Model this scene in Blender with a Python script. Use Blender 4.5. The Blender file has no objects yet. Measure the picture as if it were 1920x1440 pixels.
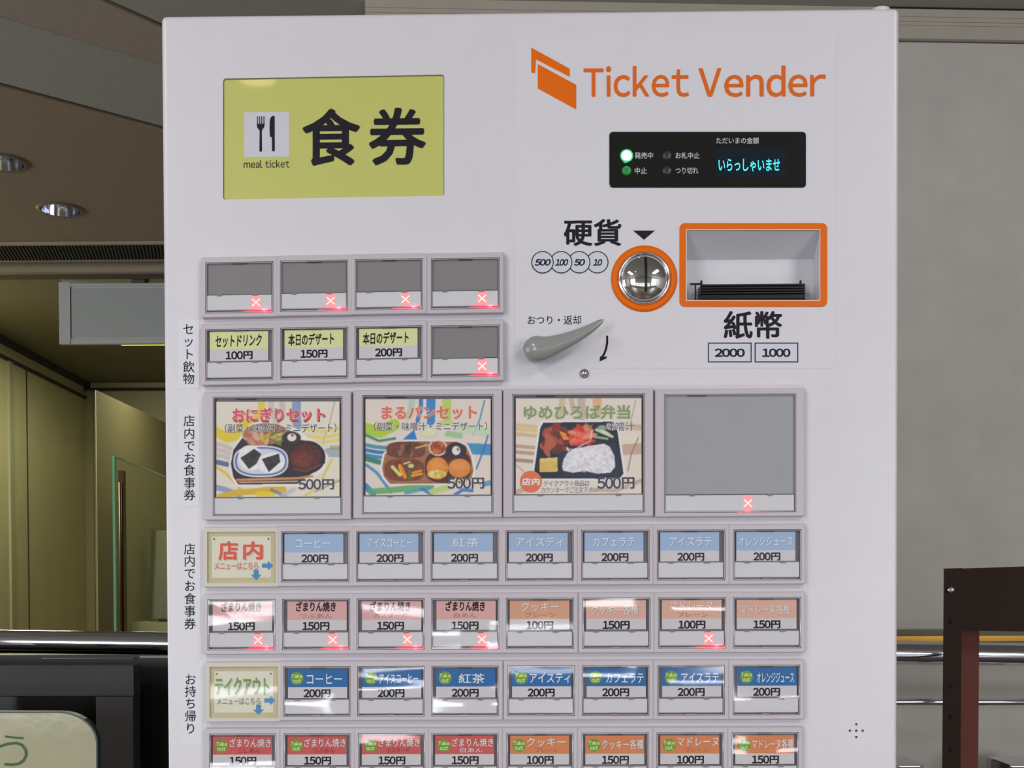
import bpy, bmesh, math, random
import numpy as np
from mathutils import Matrix, Vector
random.seed(7)
SC = bpy.context.scene
COL = SC.collection
# ------------------------------------------------------------------ camera
F, CX, CY, D = 2200.0, 960.0, 1150.0, 0.88
ZC = 1.35
def rotm(a, b, c):
    ca, sa, cb, sb, cc, sc = math.cos(a), math.sin(a), math.cos(b), math.sin(b), math.cos(c), math.sin(c)
    Rx = np.array([[1,0,0],[0,ca,-sa],[0,sa,ca]]); Ry = np.array([[cb,0,sb],[0,1,0],[-sb,0,cb]]); Rz = np.array([[cc,-sc,0],[sc,cc,0],[0,0,1]])
    return Rz @ Rx @ Ry
RM = rotm(math.radians(-1.117275), math.radians(0.197349), math.radians(0.848679))
cam = bpy.data.cameras.new('camera'); cam_o = bpy.data.objects.new('camera', cam); COL.objects.link(cam_o)
r_, f_, u_ = RM @ np.array([1,0,0]), RM @ np.array([0,1,0]), RM @ np.array([0,0,1])
cam_o.matrix_world = Matrix(((r_[0], u_[0], -f_[0], 0), (r_[1], u_[1], -f_[1], 0), (r_[2], u_[2], -f_[2], ZC), (0,0,0,1)))
cam.sensor_width = 36; cam.lens = F/1920*36; cam.shift_y = (CY-720)/1920; cam.clip_start = 0.01
SC.camera = cam_o
# ------------------------------------------------------------------ world, lights, exposure
w = bpy.data.worlds.new('world'); SC.world = w; w.use_nodes = True
w.node_tree.nodes['Background'].inputs[0].default_value = (0.75, 0.85, 1, 1)
w.node_tree.nodes['Background'].inputs[1].default_value = 0.6
SC.view_settings.view_transform = 'Standard'; SC.view_settings.look = 'None'
SC.view_settings.gamma = 1; SC.view_settings.use_curve_mapping = False
SC.view_settings.exposure = 0.0
def area(name, loc, rot, sx, sy, power, col):
    l = bpy.data.lights.new(name, 'AREA'); l.shape = 'RECTANGLE'; l.size = sx; l.size_y = sy
    l.energy = power; l.color = col
    o = bpy.data.objects.new(name, l); COL.objects.link(o); o.location = loc; o.rotation_euler = rot
    return o
# daylight: tall windows at both ends of the rear wall, unseen slits added for streaks between them, a left-wall window added for fill
WIN = [(-3.9, -2.0, 0.5, 2.3), (2.2, 4.0, 0.5, 2.3)]
SLITX = [(-1.75, -1.05), (-0.9, -0.35), (-0.2, 0.55), (0.75, 1.15), (1.3, 1.8)]
SLITZ = [(0.50, 0.56), (0.80, 0.84), (1.12, 1.17)]
DAY = (0.93, 0.95, 1.0)
for x0, x1, z0, z1 in WIN:
    area('window_daylight', ((x0+x1)/2, -4.55, (z0+z1)/2), (math.radians(90), 0, 0), x1-x0, z1-z0, 95, DAY)
for z0, z1 in SLITZ:
    for x0, x1 in SLITX:
        area('streak_slit_light', ((x0+x1)/2, -4.45, (z0+z1)/2), (math.radians(90), 0, 0), x1-x0, z1-z0, (x1-x0)*(z1-z0)*40, DAY)  # unseen slits, added to streak the button covers
FILL_LWIN = (-0.6, 3.4, 0.5, 2.2)  # unseen window, added to brighten the ceiling and right wall
area('left_fill_light', (-4.63, (FILL_LWIN[0]+FILL_LWIN[1])/2, (FILL_LWIN[2]+FILL_LWIN[3])/2), (0, math.radians(-90), 0), FILL_LWIN[3]-FILL_LWIN[2], FILL_LWIN[1]-FILL_LWIN[0], 75, DAY)
for (x, y) in ((-1.3, -0.9), (1.3, -0.9)):
    area('ceiling_troffer_light', (x, y, 2.53), (0, 0, 0), 0.3, 1.2, 22, (1.0, 0.95, 0.88))  # unseen troffers, added as soft fill on the machine front
# ------------------------------------------------------------------ helpers
def P(u, v, Y):
    d = RM @ np.array([(u-CX)/F, 1, (CY-v)/F]); s = Y/d[1]
    return Vector((d[0]*s, Y, ZC + d[2]*s))
def PZ(u, v, z):                                  # where the line of sight meets the height z
    d = RM @ np.array([(u-CX)/F, 1, (CY-v)/F]); s = (z-ZC)/d[2]
    return Vector((d[0]*s, d[1]*s, z))
def lin(c):
    c = c/255.0
    return c/12.92 if c <= 0.04045 else ((c+0.055)/1.055)**2.4
def rgb(r, g, b): return (lin(r), lin(g), lin(b), 1)
MATS = {}
def mat(name, col=(200,200,200), rough=0.5, metal=0.0, emit=None, strength=0, noise=0, nscale=40, bump=0, coat=0, spec=0.5):
    if name in MATS: return MATS[name]
    m = bpy.data.materials.new(name); m.use_nodes = True; nt = m.node_tree
    b = nt.nodes['Principled BSDF']; b.inputs['Base Color'].default_value = rgb(*col)
    b.inputs['Roughness'].default_value = rough; b.inputs['Metallic'].default_value = metal
    b.inputs['Coat Weight'].default_value = coat; b.inputs['Specular IOR Level'].default_value = spec
    if emit: b.inputs['Emission Color'].default_value = rgb(*emit); b.inputs['Emission Strength'].default_value = strength
    if noise or bump:
        tc = nt.nodes.new('ShaderNodeTexCoord'); n = nt.nodes.new('ShaderNodeTexNoise')
        n.inputs['Scale'].default_value = nscale; n.inputs['Detail'].default_value = 5
        nt.links.new(tc.outputs['Object'], n.inputs['Vector'])
        if noise:
            mx = nt.nodes.new('ShaderNodeMix'); mx.data_type = 'RGBA'
            mx.inputs['A'].default_value = rgb(*[max(0, c*(1-noise)) for c in col]); mx.inputs['B'].default_value = rgb(*[min(255, c*(1+noise)) for c in col])
            nt.links.new(n.outputs['Fac'], mx.inputs['Factor']); nt.links.new(mx.outputs['Result'], b.inputs['Base Color'])
        if bump:
            bp = nt.nodes.new('ShaderNodeBump'); bp.inputs['Strength'].default_value = bump; bp.inputs['Distance'].default_value = 0.002
            nt.links.new(n.outputs['Fac'], bp.inputs['Height']); nt.links.new(bp.outputs['Normal'], b.inputs['Normal'])
    MATS[name] = m
    return m
def cover_mat(name, strength, sx, sz, tint=(1,1,1), base=0.0, solid=False):
    m = bpy.data.materials.new(name); m.use_nodes = True; nt = m.node_tree; nt.nodes.clear()
    out = nt.nodes.new('ShaderNodeOutputMaterial'); mix = nt.nodes.new('ShaderNodeMixShader')
    tr = nt.nodes.new('ShaderNodeBsdfTransparent'); gl = nt.nodes.new('ShaderNodeBsdfGlossy'); fr = nt.nodes.new('ShaderNodeFresnel')
    tr.inputs['Color'].default_value = (*tint, 1); gl.inputs['Roughness'].default_value = 0.03; fr.inputs['IOR'].default_value = 1.5
    tc = nt.nodes.new('ShaderNodeTexCoord'); mp = nt.nodes.new('ShaderNodeMapping'); n = nt.nodes.new('ShaderNodeTexNoise'); bp = nt.nodes.new('ShaderNodeBump')
    mp.inputs['Scale'].default_value = (sx, 1, sz); n.inputs['Scale'].default_value = 1.0; n.inputs['Detail'].default_value = 0.4
    bp.inputs['Strength'].default_value = 1.0; bp.inputs['Distance'].default_value = strength
    L = nt.links.new
    L(tc.outputs['Object'], mp.inputs['Vector']); L(mp.outputs['Vector'], n.inputs['Vector']); L(n.outputs['Fac'], bp.inputs['Height'])
    L(bp.outputs['Normal'], gl.inputs['Normal'])
    ad = nt.nodes.new('ShaderNodeMath'); ad.operation = 'ADD'; ad.inputs[1].default_value = base
    L(fr.outputs['Fac'], ad.inputs[0])
    if solid:                                      # a pane with two faces: only the outer one mirrors
        ge = nt.nodes.new('ShaderNodeNewGeometry'); iv = nt.nodes.new('ShaderNodeMath'); iv.operation = 'SUBTRACT'; iv.inputs[0].default_value = 1
        mu = nt.nodes.new('ShaderNodeMath'); mu.operation = 'MULTIPLY'
        L(ge.outputs['Backfacing'], iv.inputs[1]); L(iv.outputs[0], mu.inputs[0]); L(ad.outputs[0], mu.inputs[1]); L(mu.outputs[0], mix.inputs['Fac'])
    else: L(ad.outputs[0], mix.inputs['Fac'])
    L(tr.outputs[0], mix.inputs[1]); L(gl.outputs[0], mix.inputs[2]); L(mix.outputs[0], out.inputs['Surface'])
    return m

def empty(name, loc=(0,0,0)):
    o = bpy.data.objects.new(name, None); COL.objects.link(o); o.location = loc; o.empty_display_size = 0.05
    return o
def tag(o, label=None, cat=None, group=None, kind=None):
    if label: o['label'] = label
    if cat: o['category'] = cat
    if group: o['group'] = group
    if kind: o['kind'] = kind
    return o
def wloc(o):
    v = Vector((0,0,0))
    while o: v += o.location; o = o.parent
    return v
class MB:
    """collects faces in world coordinates; build() links them as one mesh object"""
    def __init__(s): s.v = []; s.f = []; s.m = []; s.mats = []; s.sm = []
    def mi(s, m):
        if m not in s.mats: s.mats.append(m)
        return s.mats.index(m)
    def face(s, pts, m, smooth=False):
        b = len(s.v); s.v += [tuple(p) for p in pts]; s.f.append(tuple(range(b, b+len(pts)))); s.m.append(s.mi(m)); s.sm.append(smooth)
    def mesh(s, vs, fs, m, smooth=False):
        b = len(s.v); s.v += [tuple(p) for p in vs]; k = s.mi(m)
        for f in fs: s.f.append(tuple(i+b for i in f)); s.m.append(k); s.sm.append(smooth)
    def box(s, a, b, m):
        x0,y0,z0 = a; x1,y1,z1 = b
        vs = [(x0,y0,z0),(x1,y0,z0),(x1,y1,z0),(x0,y1,z0),(x0,y0,z1),(x1,y0,z1),(x1,y1,z1),(x0,y1,z1)]
        s.mesh(vs, [(0,3,2,1),(4,5,6,7),(0,1,5,4),(1,2,6,5),(2,3,7,6),(3,0,4,7)], m)
    def hexa(s, fr, bk, m):                       # two loops of four (or n) points joined
        n = len(fr); vs = list(fr)+list(bk)
        fs = [tuple(range(n)), tuple(range(2*n-1, n-1, -1))] + [(i, i+n, (i+1) % n+n, (i+1) % n) for i in range(n)]
        s.mesh(vs, fs, m)
    def slab(s, poly, h0, h1, m, bev=0):          # pixel outline at the front face, extruded straight back
        fr = [MP(u, v, h0) for u, v in poly]
        if bev:
            c = sum(fr, Vector())/len(fr); n = len(fr)
            inn = []
            for i in range(n):
                a, b_, d_ = fr[i-1], fr[i], fr[(i+1) % n]
                e1 = (b_-a).normalized(); e2 = (d_-b_).normalized(); nn = (e1+e2)
                nrm = Vector((nn.z, 0, -nn.x)).normalized()
                if nrm.dot(c-b_) < 0: nrm = -nrm
                k = 1/max(0.5, math.sqrt(max(0.01, (1+e1.dot(e2))/2)))
                inn.append(b_+nrm*bev*k)
            mid = [p+Vector((0, bev, 0)) for p in fr]; bk = [Vector((p.x, Y0-h1, p.z)) for p in fr]
            vs = inn+mid+bk
            fs = [tuple(range(n))]
            for i in range(n):
                j = (i+1) % n; fs += [(i, i+n, j+n, j), (i+n, i+2*n, j+2*n, j+n)]
            fs.append(tuple(range(3*n-1, 2*n-1, -1)))
            s.mesh(vs, fs, m)
        else:
            s.hexa(fr, [Vector((p.x, Y0-h1, p.z)) for p in fr], m)
    def ring(s, outer, inner, h0, h1, m, m2=None, bev=0):
        n = len(outer); O = [MP(u, v, h0) for u, v in outer]; I = [MP(u, v, h0) for u, v in inner]
        c = sum(O, Vector())/n
        O1 = [p+(c-p).normalized()*bev*1.2 for p in O] if bev else O
        O2 = [p+Vector((0, bev, 0)) for p in O]
        OB = [Vector((p.x, Y0-h1, p.z)) for p in O]; IB = [Vector((p.x, Y0-h1, p.z)) for p in I]
        vs = O1+O2+OB+I+IB
        for i in range(n):
            j = (i+1) % n
            s.mesh([vs[i], vs[j], vs[3*n+j], vs[3*n+i]], [(0,1,2,3)], m)
            if bev: s.mesh([vs[i], vs[j], vs[n+j], vs[n+i]], [(0,1,2,3)], m)
            s.mesh([vs[n+i], vs[n+j], vs[2*n+j], vs[2*n+i]], [(0,1,2,3)], m)
            s.mesh([vs[3*n+i], vs[3*n+j], vs[4*n+j], vs[4*n+i]], [(0,1,2,3)], m2 or m)
    def flat(s, poly, h, m): s.face([MP(u, v, h) for u, v in poly], m)
    def tube(s, pts, rad, m, n=16, caps=True):
        rings = []
        rs = rad if isinstance(rad, (list, tuple)) else [rad]*len(pts)
        for i, p in enumerate(pts):
            t = (pts[min(i+1, len(pts)-1)]-pts[max(i-1, 0)]).normalized()
            a = t.cross(Vector((0,0,1)));
            if a.length < 1e-3: a = t.cross(Vector((0,1,0)))
            a.normalize(); b = t.cross(a)
            rings.append([p+(a*math.cos(k*2*math.pi/n)+b*math.sin(k*2*math.pi/n))*rs[i] for k in range(n)])
        vs = [q for r in rings for q in r]; fs = []
        for i in range(len(pts)-1):
            for k in range(n):
                j = (k+1) % n; fs.append((i*n+k, i*n+j, (i+1)*n+j, (i+1)*n+k))
        s.mesh(vs, fs, m, True)
        if caps: s.face(rings[0][::-1], m); s.face(rings[-1], m)
    def lathe(s, c, prof, m, n=48):               # profile (radius, height toward the viewer) about the machine's normal
        vs = []; fs = []
        for (r, h) in prof:
            for k in range(n):
                a = 2*math.pi*k/n; vs.append((c.x+r*math.cos(a), c.y-h, c.z+r*math.sin(a)))
        for i in range(len(prof)-1):
            for k in range(n):
                j = (k+1) % n; fs.append((i*n+k, i*n+j, (i+1)*n+j, (i+1)*n+k))
        s.mesh(vs, fs, m, True)
    def build(s, name, parent=None, label=None, cat=None, group=None, kind=None, fix=True):
        off = wloc(parent) if parent else Vector((0,0,0))
        c = off
        if not parent:
            a = np.array(s.v); c = Vector(((a[:,0].min()+a[:,0].max())/2, (a[:,1].min()+a[:,1].max())/2, a[:,2].min()))
        me = bpy.data.meshes.new(name)
        me.from_pydata([(x-c.x, y-c.y, z-c.z) for x, y, z in s.v], [], s.f)
        for m in s.mats: me.materials.append(m)
        me.polygons.foreach_set('material_index', s.m); me.polygons.foreach_set('use_smooth', s.sm)
        if fix:
            bm = bmesh.new(); bm.from_mesh(me); bmesh.ops.remove_doubles(bm, verts=bm.verts, dist=1e-6)
            bmesh.ops.recalc_face_normals(bm, faces=bm.faces); bm.to_mesh(me); bm.free()
        me.update()
        o = bpy.data.objects.new(name, me); COL.objects.link(o)
        if parent: o.parent = parent
        else: o.location = c
        return tag(o, label, cat, group, kind)
Y0 = D
SH = [0.0, 0.0]
def MP(u, v, h=0.0): return P(u, v-(u-SH[0])*SH[1], Y0-h)
def rr(x0, y0, x1, y1, r=0, n=5):
    if r <= 0: return [(x0,y0),(x1,y0),(x1,y1),(x0,y1)]
    out = []
    for cx, cy, a0 in ((x1-r, y0+r, -90), (x1-r, y1-r, 0), (x0+r, y1-r, 90), (x0+r, y0+r, 180)):
        for k in range(n+1):
            a = math.radians(a0+90*k/n); out.append((cx+r*math.cos(a), cy+r*math.sin(a)))
    return out
def circ(cx, cy, r, n=40, ry=None): return [(cx+r*math.cos(2*math.pi*k/n), cy+(ry or r)*math.sin(2*math.pi*k/n)) for k in range(n)]
def thick(pts, wd):                                # stroke outline as quads
    qs = []
    for (a, b) in zip(pts[:-1], pts[1:]):
        dx, dy = b[0]-a[0], b[1]-a[1]; L = math.hypot(dx, dy); nx, ny = -dy/L*wd/2, dx/L*wd/2
        ex, ey = dx/L*wd*.2, dy/L*wd*.2
        qs.append([(a[0]+nx-ex, a[1]+ny-ey), (b[0]+nx+ex, b[1]+ny+ey), (b[0]-nx+ex, b[1]-ny+ey), (a[0]-nx-ex, a[1]-ny-ey)])
    return qs
# ---- lettering: glyph outlines of Blender's own built-in typeface turned into flat mesh print
FULL = {c: chr(ord(c)+0xFEE0) for c in map(chr, range(33, 127))}
GC = {}
def glyph(s, bold=0.0, res=3):
    k = (s, bold)
    if k in GC: return GC[k]
    if bold:
        V, Fs = glyph(s, 0.0); out = []; F2 = []
        for a in range(6 if bold < .03 else 8):
            t = 2*math.pi*a/(6 if bold < .03 else 8); b0 = len(out)*len(V) if False else sum(len(x) for x in out)
            out.append(V+[bold*1.15*math.cos(t), bold*1.15*math.sin(t), a]); F2 += [tuple(i+b0 for i in f) for f in Fs]
        GC[k] = (np.concatenate(out), F2); return GC[k]
    cu = bpy.data.curves.new('g', 'FONT'); cu.body = s; cu.size = 1; cu.resolution_u = res; cu.offset = bold
    o = bpy.data.objects.new('g', cu); COL.objects.link(o)
    dg = bpy.context.evaluated_depsgraph_get(); ev = o.evaluated_get(dg); me = ev.to_mesh()
    vs = np.empty(len(me.vertices)*3); me.vertices.foreach_get('co', vs); vs = vs.reshape(-1, 3); vs[:, 2] = 0
    fs = [tuple(p.vertices) for p in me.polygons]
    ev.to_mesh_clear(); bpy.data.objects.remove(o); bpy.data.curves.remove(cu)
    GC[k] = (vs, fs)
    return GC[k]
def line_glyphs(s, bold, wide=False, gap=0.06):
    """a line of lettering; Latin and digits come from the full-width forms, set tightly"""
    V = []; Fs = []; x = 0
    for ch in s:
        if ch == ' ': x += 0.26; continue
        if ord(ch) < 127:
            vs, fs = glyph(FULL[ch], bold)
            x0, x1 = vs[:,0].min(), vs[:,0].max()
            if ch.isdigit():
                vs = (vs - [(x0+x1)/2, 0, 0])*[0.95 if '円' in s else 1, 1.14 if '円' in s else 1, 1] + [0.27, -0.06 if '円' in s else 0, 0]; adv = 0.545
            else: vs = vs - [x0-gap/2, 0, 0]; adv = x1-x0+gap
        else:
            vs, fs = glyph(ch, bold); adv = 1.0
        b = len(V); V += [(a+x, c, q) for a, c, q in vs]; Fs += [tuple(i+b for i in f) for f in fs]; x += adv
    return np.array(V), Fs
class Print(MB):
    """flat print, every layer a hair above the last"""
    def __init__(s, h): MB.__init__(s); s.h = h; s.n = 0
    def up(s): s.n += 1; return s.h+s.n*0.00003
    def poly(s, pts, m): s.flat(pts, s.up(), m)
    def polys(s, L, m):
        h = s.up()
        for p in L: s.flat(p, h, m)
    def text(s, t, box, m, bold=0.0, shear=0.0, rot=0.0, gap=0.06):
        V, Fs = line_glyphs(t, bold, gap=gap)
        V[:,0] += V[:,1]*shear
        x0, x1, y0, y1 = V[:,0].min(), V[:,0].max(), V[:,1].min(), V[:,1].max()
        u = box[0]+(V[:,0]-x0)/(x1-x0)*(box[2]-box[0]); v = box[3]-(V[:,1]-y0)/(y1-y0)*(box[3]-box[1])
        if rot: v = v-(u-(box[0]+box[2])/2)*rot
        h = s.up(); s.mesh([MP(a, b, h+q*3e-6) for a, b, q in zip(u, v, V[:,2])], Fs, m)
    def char(s, t, cx, cy, size, m, bold=0.0, sx=1.0):   # one full-width character centred in its em box
        V, Fs = glyph(t, bold); h = s.up()
        s.mesh([MP(cx+(a-0.5)*size*sx, cy-(b-0.38)*size, h+q*3e-6) for a, b, q in V], Fs, m)
    def build(s, name, parent=None, **k): return MB.build(s, name, parent, fix=False, **k)
# ---- painted picture cards: colour per vertex on a fine grid (flat printed photographs)
class Canvas:
    def __init__(s, x0, y0, x1, y1, step, bg):
        s.w = int((x1-x0)/step)+1; s.hh = int((y1-y0)/step)+1; s.b = (x0, y0, x1, y1)
        s.X, s.Y = np.meshgrid(np.linspace(x0, x1, s.w), np.linspace(y0, y1, s.hh)); s.st = step
        s.C = np.ones((s.hh, s.w, 3))*np.array(bg, float); s.rng = np.random.default_rng(5)
    def put(s, a, col, noise=0):
        a = np.clip(a, 0, 1)[..., None]; c = np.array(col, float)
        if noise: c = c+s.smooth(noise)[..., None]*noise
        s.C = s.C*(1-a)+c*a
    def smooth(s, amp, k=5):
        n = s.rng.standard_normal((s.hh//k+2, s.w//k+2))
        yi = np.linspace(0, n.shape[0]-1.01, s.hh); xi = np.linspace(0, n.shape[1]-1.01, s.w)
        y0 = yi.astype(int); x0 = xi.astype(int); fy = (yi-y0)[:, None]; fx = (xi-x0)[None]
        g = lambda a, b: n[np.ix_(y0+a, x0+b)]
        return g(0,0)*(1-fy)*(1-fx)+g(0,1)*(1-fy)*fx+g(1,0)*fy*(1-fx)+g(1,1)*fy*fx
    def ell(s, cx, cy, rx, ry, col, rot=0, noise=0, soft=6, p=2):
        a = math.radians(rot); X = (s.X-cx)*math.cos(a)+(s.Y-cy)*math.sin(a); Y = -(s.X-cx)*math.sin(a)+(s.Y-cy)*math.cos(a)
        d = (np.abs(X/rx)**p+np.abs(Y/ry)**p)**(1/p)
        s.put((1-d)*min(rx, ry)/soft+0.5, col, noise)
    def poly(s, pts, col, noise=0, al=1):
        ins = np.zeros_like(s.X, bool); n = len(pts)
        for i in range(n):
            (xa, ya), (xb, yb) = pts[i], pts[(i+1) % n]
            if ya == yb: continue
            c = ((ya > s.Y) != (yb > s.Y)) & (s.X < (xb-xa)*(s.Y-ya)/(yb-ya)+xa); ins ^= c
        s.put(ins*float(al), col, noise)
    def line(s, pts, wd, col, al=1, soft=6, noise=0):
        d = np.full_like(s.X, 1e9)
        for (xa, ya), (xb, yb) in zip(pts[:-1], pts[1:]):
            L = (xb-xa)**2+(yb-ya)**2; t = np.clip(((s.X-xa)*(xb-xa)+(s.Y-ya)*(yb-ya))/L, 0, 1)
            d = np.minimum(d, np.hypot(s.X-xa-t*(xb-xa), s.Y-ya-t*(yb-ya)))
        s.put(np.clip((wd/2-d)/soft+0.5, 0, 1)*al, col, noise)
    def blobs(s, region, n, r, cols, asp=1.6):
        for k in range(n):
            x, y = s.rng.uniform(region[0], region[2]), s.rng.uniform(region[1], region[3])
            s.ell(x, y, r*asp*s.rng.uniform(.6, 1.3), r*s.rng.uniform(.6, 1.3), cols[k % len(cols)], rot=s.rng.uniform(0, 180), soft=10)
    def build(s, name, conv, h, parent, m, label=None):
        C = s.C.copy()
        pd = np.pad(C, ((1,1),(1,1),(0,0)), 'edge'); C = (pd[:-2,1:-1]+pd[2:,1:-1]+pd[1:-1,:-2]+pd[1:-1,2:]+2*C)/6
        C = np.clip(C, 0, 255)/255; C = np.where(C <= .04045, C/12.92, ((C+.055)/1.055)**2.4)
        off = wloc(parent)
        U, V = conv(s.X, s.Y); V = V-(U-SH[0])*SH[1]*0.5
        d = np.stack([(U-CX)/F, np.ones_like(U), (CY-V)/F], -1) @ RM.T; k = (Y0-h)/d[..., 1]
        co = np.stack([d[..., 0]*k-off.x, np.full_like(k, Y0-h)-off.y, d[..., 2]*k+ZC-off.z], -1).reshape(-1, 3)
        idx = np.arange(s.w*s.hh).reshape(s.hh, s.w)
        q = np.stack([idx[1:, :-1], idx[1:, 1:], idx[:-1, 1:], idx[:-1, :-1]], -1).reshape(-1, 4)
        me = bpy.data.meshes.new(name); me.vertices.add(len(co)); me.vertices.foreach_set('co', co.ravel())
        me.loops.add(q.size); me.loops.foreach_set('vertex_index', q.ravel()); me.polygons.add(len(q))
        me.polygons.foreach_set('loop_start', np.arange(0, q.size, 4)); me.update(calc_edges=True)
        at = me.color_attributes.new('picture', 'FLOAT_COLOR', 'POINT')
        at.data.foreach_set('color', np.concatenate([C.reshape(-1, 3), np.ones((len(co), 1))], 1).ravel())
        me.materials.append(m); o = bpy.data.objects.new(name, me); COL.objects.link(o); o.parent = parent
        return tag(o, label)
pm = bpy.data.materials.new('printed_picture'); pm.use_nodes = True
_a = pm.node_tree.nodes.new('ShaderNodeVertexColor'); _a.layer_name = 'picture'
pm.node_tree.links.new(_a.outputs['Color'], pm.node_tree.nodes['Principled BSDF'].inputs['Base Color'])
pm.node_tree.nodes['Principled BSDF'].inputs['Roughness'].default_value = 0.6

# ------------------------------------------------------------------ the setting
ZCEIL = 2.57
m_brown = mat('ceiling_brown_board', (148,130,108), 0.8, noise=0.06, nscale=60)
m_green = mat('ceiling_grey_board', (162,160,148), 0.8, noise=0.05, nscale=60)
m_brown2 = mat('ceiling_grey_brown_board', (164,150,134), 0.8, noise=0.06, nscale=60)
m_dark = mat('dark_gap', (26,24,20), 0.8)
m_wall = mat('greige_wall_covering', (200,196,189), 0.85, noise=0.05, nscale=14, bump=0.25)
m_floor = mat('floor_tile', (100,91,80), 0.35, noise=0.08, nscale=3)
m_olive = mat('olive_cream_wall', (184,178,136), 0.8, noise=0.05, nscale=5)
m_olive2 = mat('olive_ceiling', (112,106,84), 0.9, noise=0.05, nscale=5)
def clip(poly, a, b, c):                           # keep a*x+b*y>=c
    out = []
    for i in range(len(poly)):
        p, q = poly[i], poly[(i+1) % len(poly)]; dp = a*p[0]+b*p[1]-c; dq = a*q[0]+b*q[1]-c
        if dp >= 0: out.append(p)
        if (dp >= 0) != (dq >= 0):
            t = dp/(dp-dq); out.append((p[0]+(q[0]-p[0])*t, p[1]+(q[1]-p[1])*t))
    return out
def cut_line(p, q, z=ZCEIL):
    A, B = PZ(*p, z), PZ(*q, z); d = (B-A).normalized(); n = Vector((-d.y, d.x, 0))
    if n.y < 0: n = -n
    return n.x, n.y, n.x*A.x+n.y*A.y
YB = 4.28                                          # far edge of the boarded ceiling
LA = cut_line((0,163), (300,243)); LB = cut_line((0,31), (300,121)); LC = cut_line((180,0), (300,53))
base = [(-4.6,-4.4),(4.2,-4.4),(4.2,YB),(-4.6,YB)]
def between(lo, hi, g=0.0):
    p = base
    if lo: p = clip(p, lo[0], lo[1], lo[2]+g)
    if hi: p = clip(p, -hi[0], -hi[1], -hi[2]+g)
    return p
def ceil_slab(poly, m, z=ZCEIL, t=0.02):
    b = MB(); b.hexa([(x, y, z) for x, y in poly], [(x, y, z+t) for x, y in poly], m); return b.build('ceiling', kind='structure')
ceil_slab(between(LA, None, 0.0), m_brown)
ceil_slab(between(LB, LA, 0.026), m_green) if False else None
def band(lo, glo, hi, ghi):
    p = base
    if lo: p = clip(p, lo[0], lo[1], lo[2]+glo)
    if hi: p = clip(p, -hi[0], -hi[1], -hi[2]+ghi)
    return p
ceil_slab(band(LB, 0.0, LA, 0.026), m_green)
ceil_slab(band(LC, 0.0, LB, 0.001), m_brown2)
ceil_slab(band(None, 0, LC, 0.022), m_green)
ceil_slab([(-4.7,-4.6),(4.3,-4.6),(4.3,7.2),(-4.7,7.2)], m_dark, ZCEIL+0.06)
def edge_strip(name, L, m, off, wd, z0, z1, x0=-3.5, x1=1.2):
    a, b_, c = L; pts = []
    for x in (x0, x1):
        y = (c+off-a*x)/b_; y2 = (c+off+wd-a*x)/b_; pts.append(((x, y), (x, y2)))
    b = MB(); lo = [(pts[0][0][0], pts[0][0][1]), (pts[1][0][0], pts[1][0][1]), (pts[1][1][0], pts[1][1][1]), (pts[0][1][0], pts[0][1][1])]
    b.hexa([(x, y, z0) for x, y in lo], [(x, y, z1) for x, y in lo], m); return b.build(name, kind='structure')
edge_strip('trim_1', LA, mat('pale_ceiling_bead', (150,136,112), 0.5), 0.0, 0.0025, ZCEIL-0.0012, ZCEIL+0.01)
edge_strip('trim_3', LB, mat('pale_ceiling_joint', (150,148,140), 0.5), -0.001, 0.002, ZCEIL-0.001, ZCEIL+0.01)
# floor and walls
b = MB(); b.box((-4.7,-4.6,-0.02), (4.3,7.2,0), m_floor); b.build('floor', kind='structure')
b = MB(); wall_grid = None
for (ya_, yb_, za_, zb_) in ((-4.5,FILL_LWIN[0],0,2.65),(FILL_LWIN[1],7.2,0,2.65),(FILL_LWIN[0],FILL_LWIN[1],0,FILL_LWIN[2]),(FILL_LWIN[0],FILL_LWIN[1],FILL_LWIN[3],2.65)): b.box((-4.7,ya_,za_), (-4.6,yb_,zb_), m_wall)
b.build('wall_left', kind='structure')
b = MB(); b.box((4.2,-4.5,0), (4.3,7.2,2.65), m_wall); b.build('wall_side', kind='structure')
b = MB()                                           # wall behind the camera, open at the windows and the added light slits
def wall_grid(b, xs, zs, openings, f):
    for i in range(len(xs)-1):
        for j in range(len(zs)-1):
            cx_, cz_ = (xs[i]+xs[i+1])/2, (zs[j]+zs[j+1])/2
            if not any(x0 < cx_ < x1 and z0 < cz_ < z1 for x0, x1, z0, z1 in openings): f(xs[i], xs[i+1], zs[j], zs[j+1])
OP = WIN+[(x0, x1, z0, z1) for z0, z1 in SLITZ for x0, x1 in SLITX]
wall_grid(b, sorted({-4.6, 4.2} | {e for o in OP for e in o[:2]}), sorted({0, 2.65} | {e for o in OP for e in o[2:]}), OP, lambda a, c, d, e: b.box((a,-4.5,d), (c,-4.4,e), m_wall))
b.build('wall_rear', kind='structure')
m_alu = mat('window_aluminium', (150,152,155), 0.4, 0.8)
for i, (x0, x1, z0, z1) in enumerate(WIN):
    b = MB(); xm = (x0+x1)/2
    for a in ((x0,z0,x0+.04,z1),(x1-.04,z0,x1,z1),(x0,z0,x1,z0+.04),(x0,z1-.04,x1,z1),(xm-.02,z0,xm+.02,z1),(x0,1.5,x1,1.54)):
        b.box((a[0],-4.48,a[1]), (a[2],-4.42,a[3]), m_alu)
    b.build('window_%d' % (i+1), kind='structure')
b = MB(); y0, y1, z0, z1 = FILL_LWIN  # frame of the left window added for fill
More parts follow.
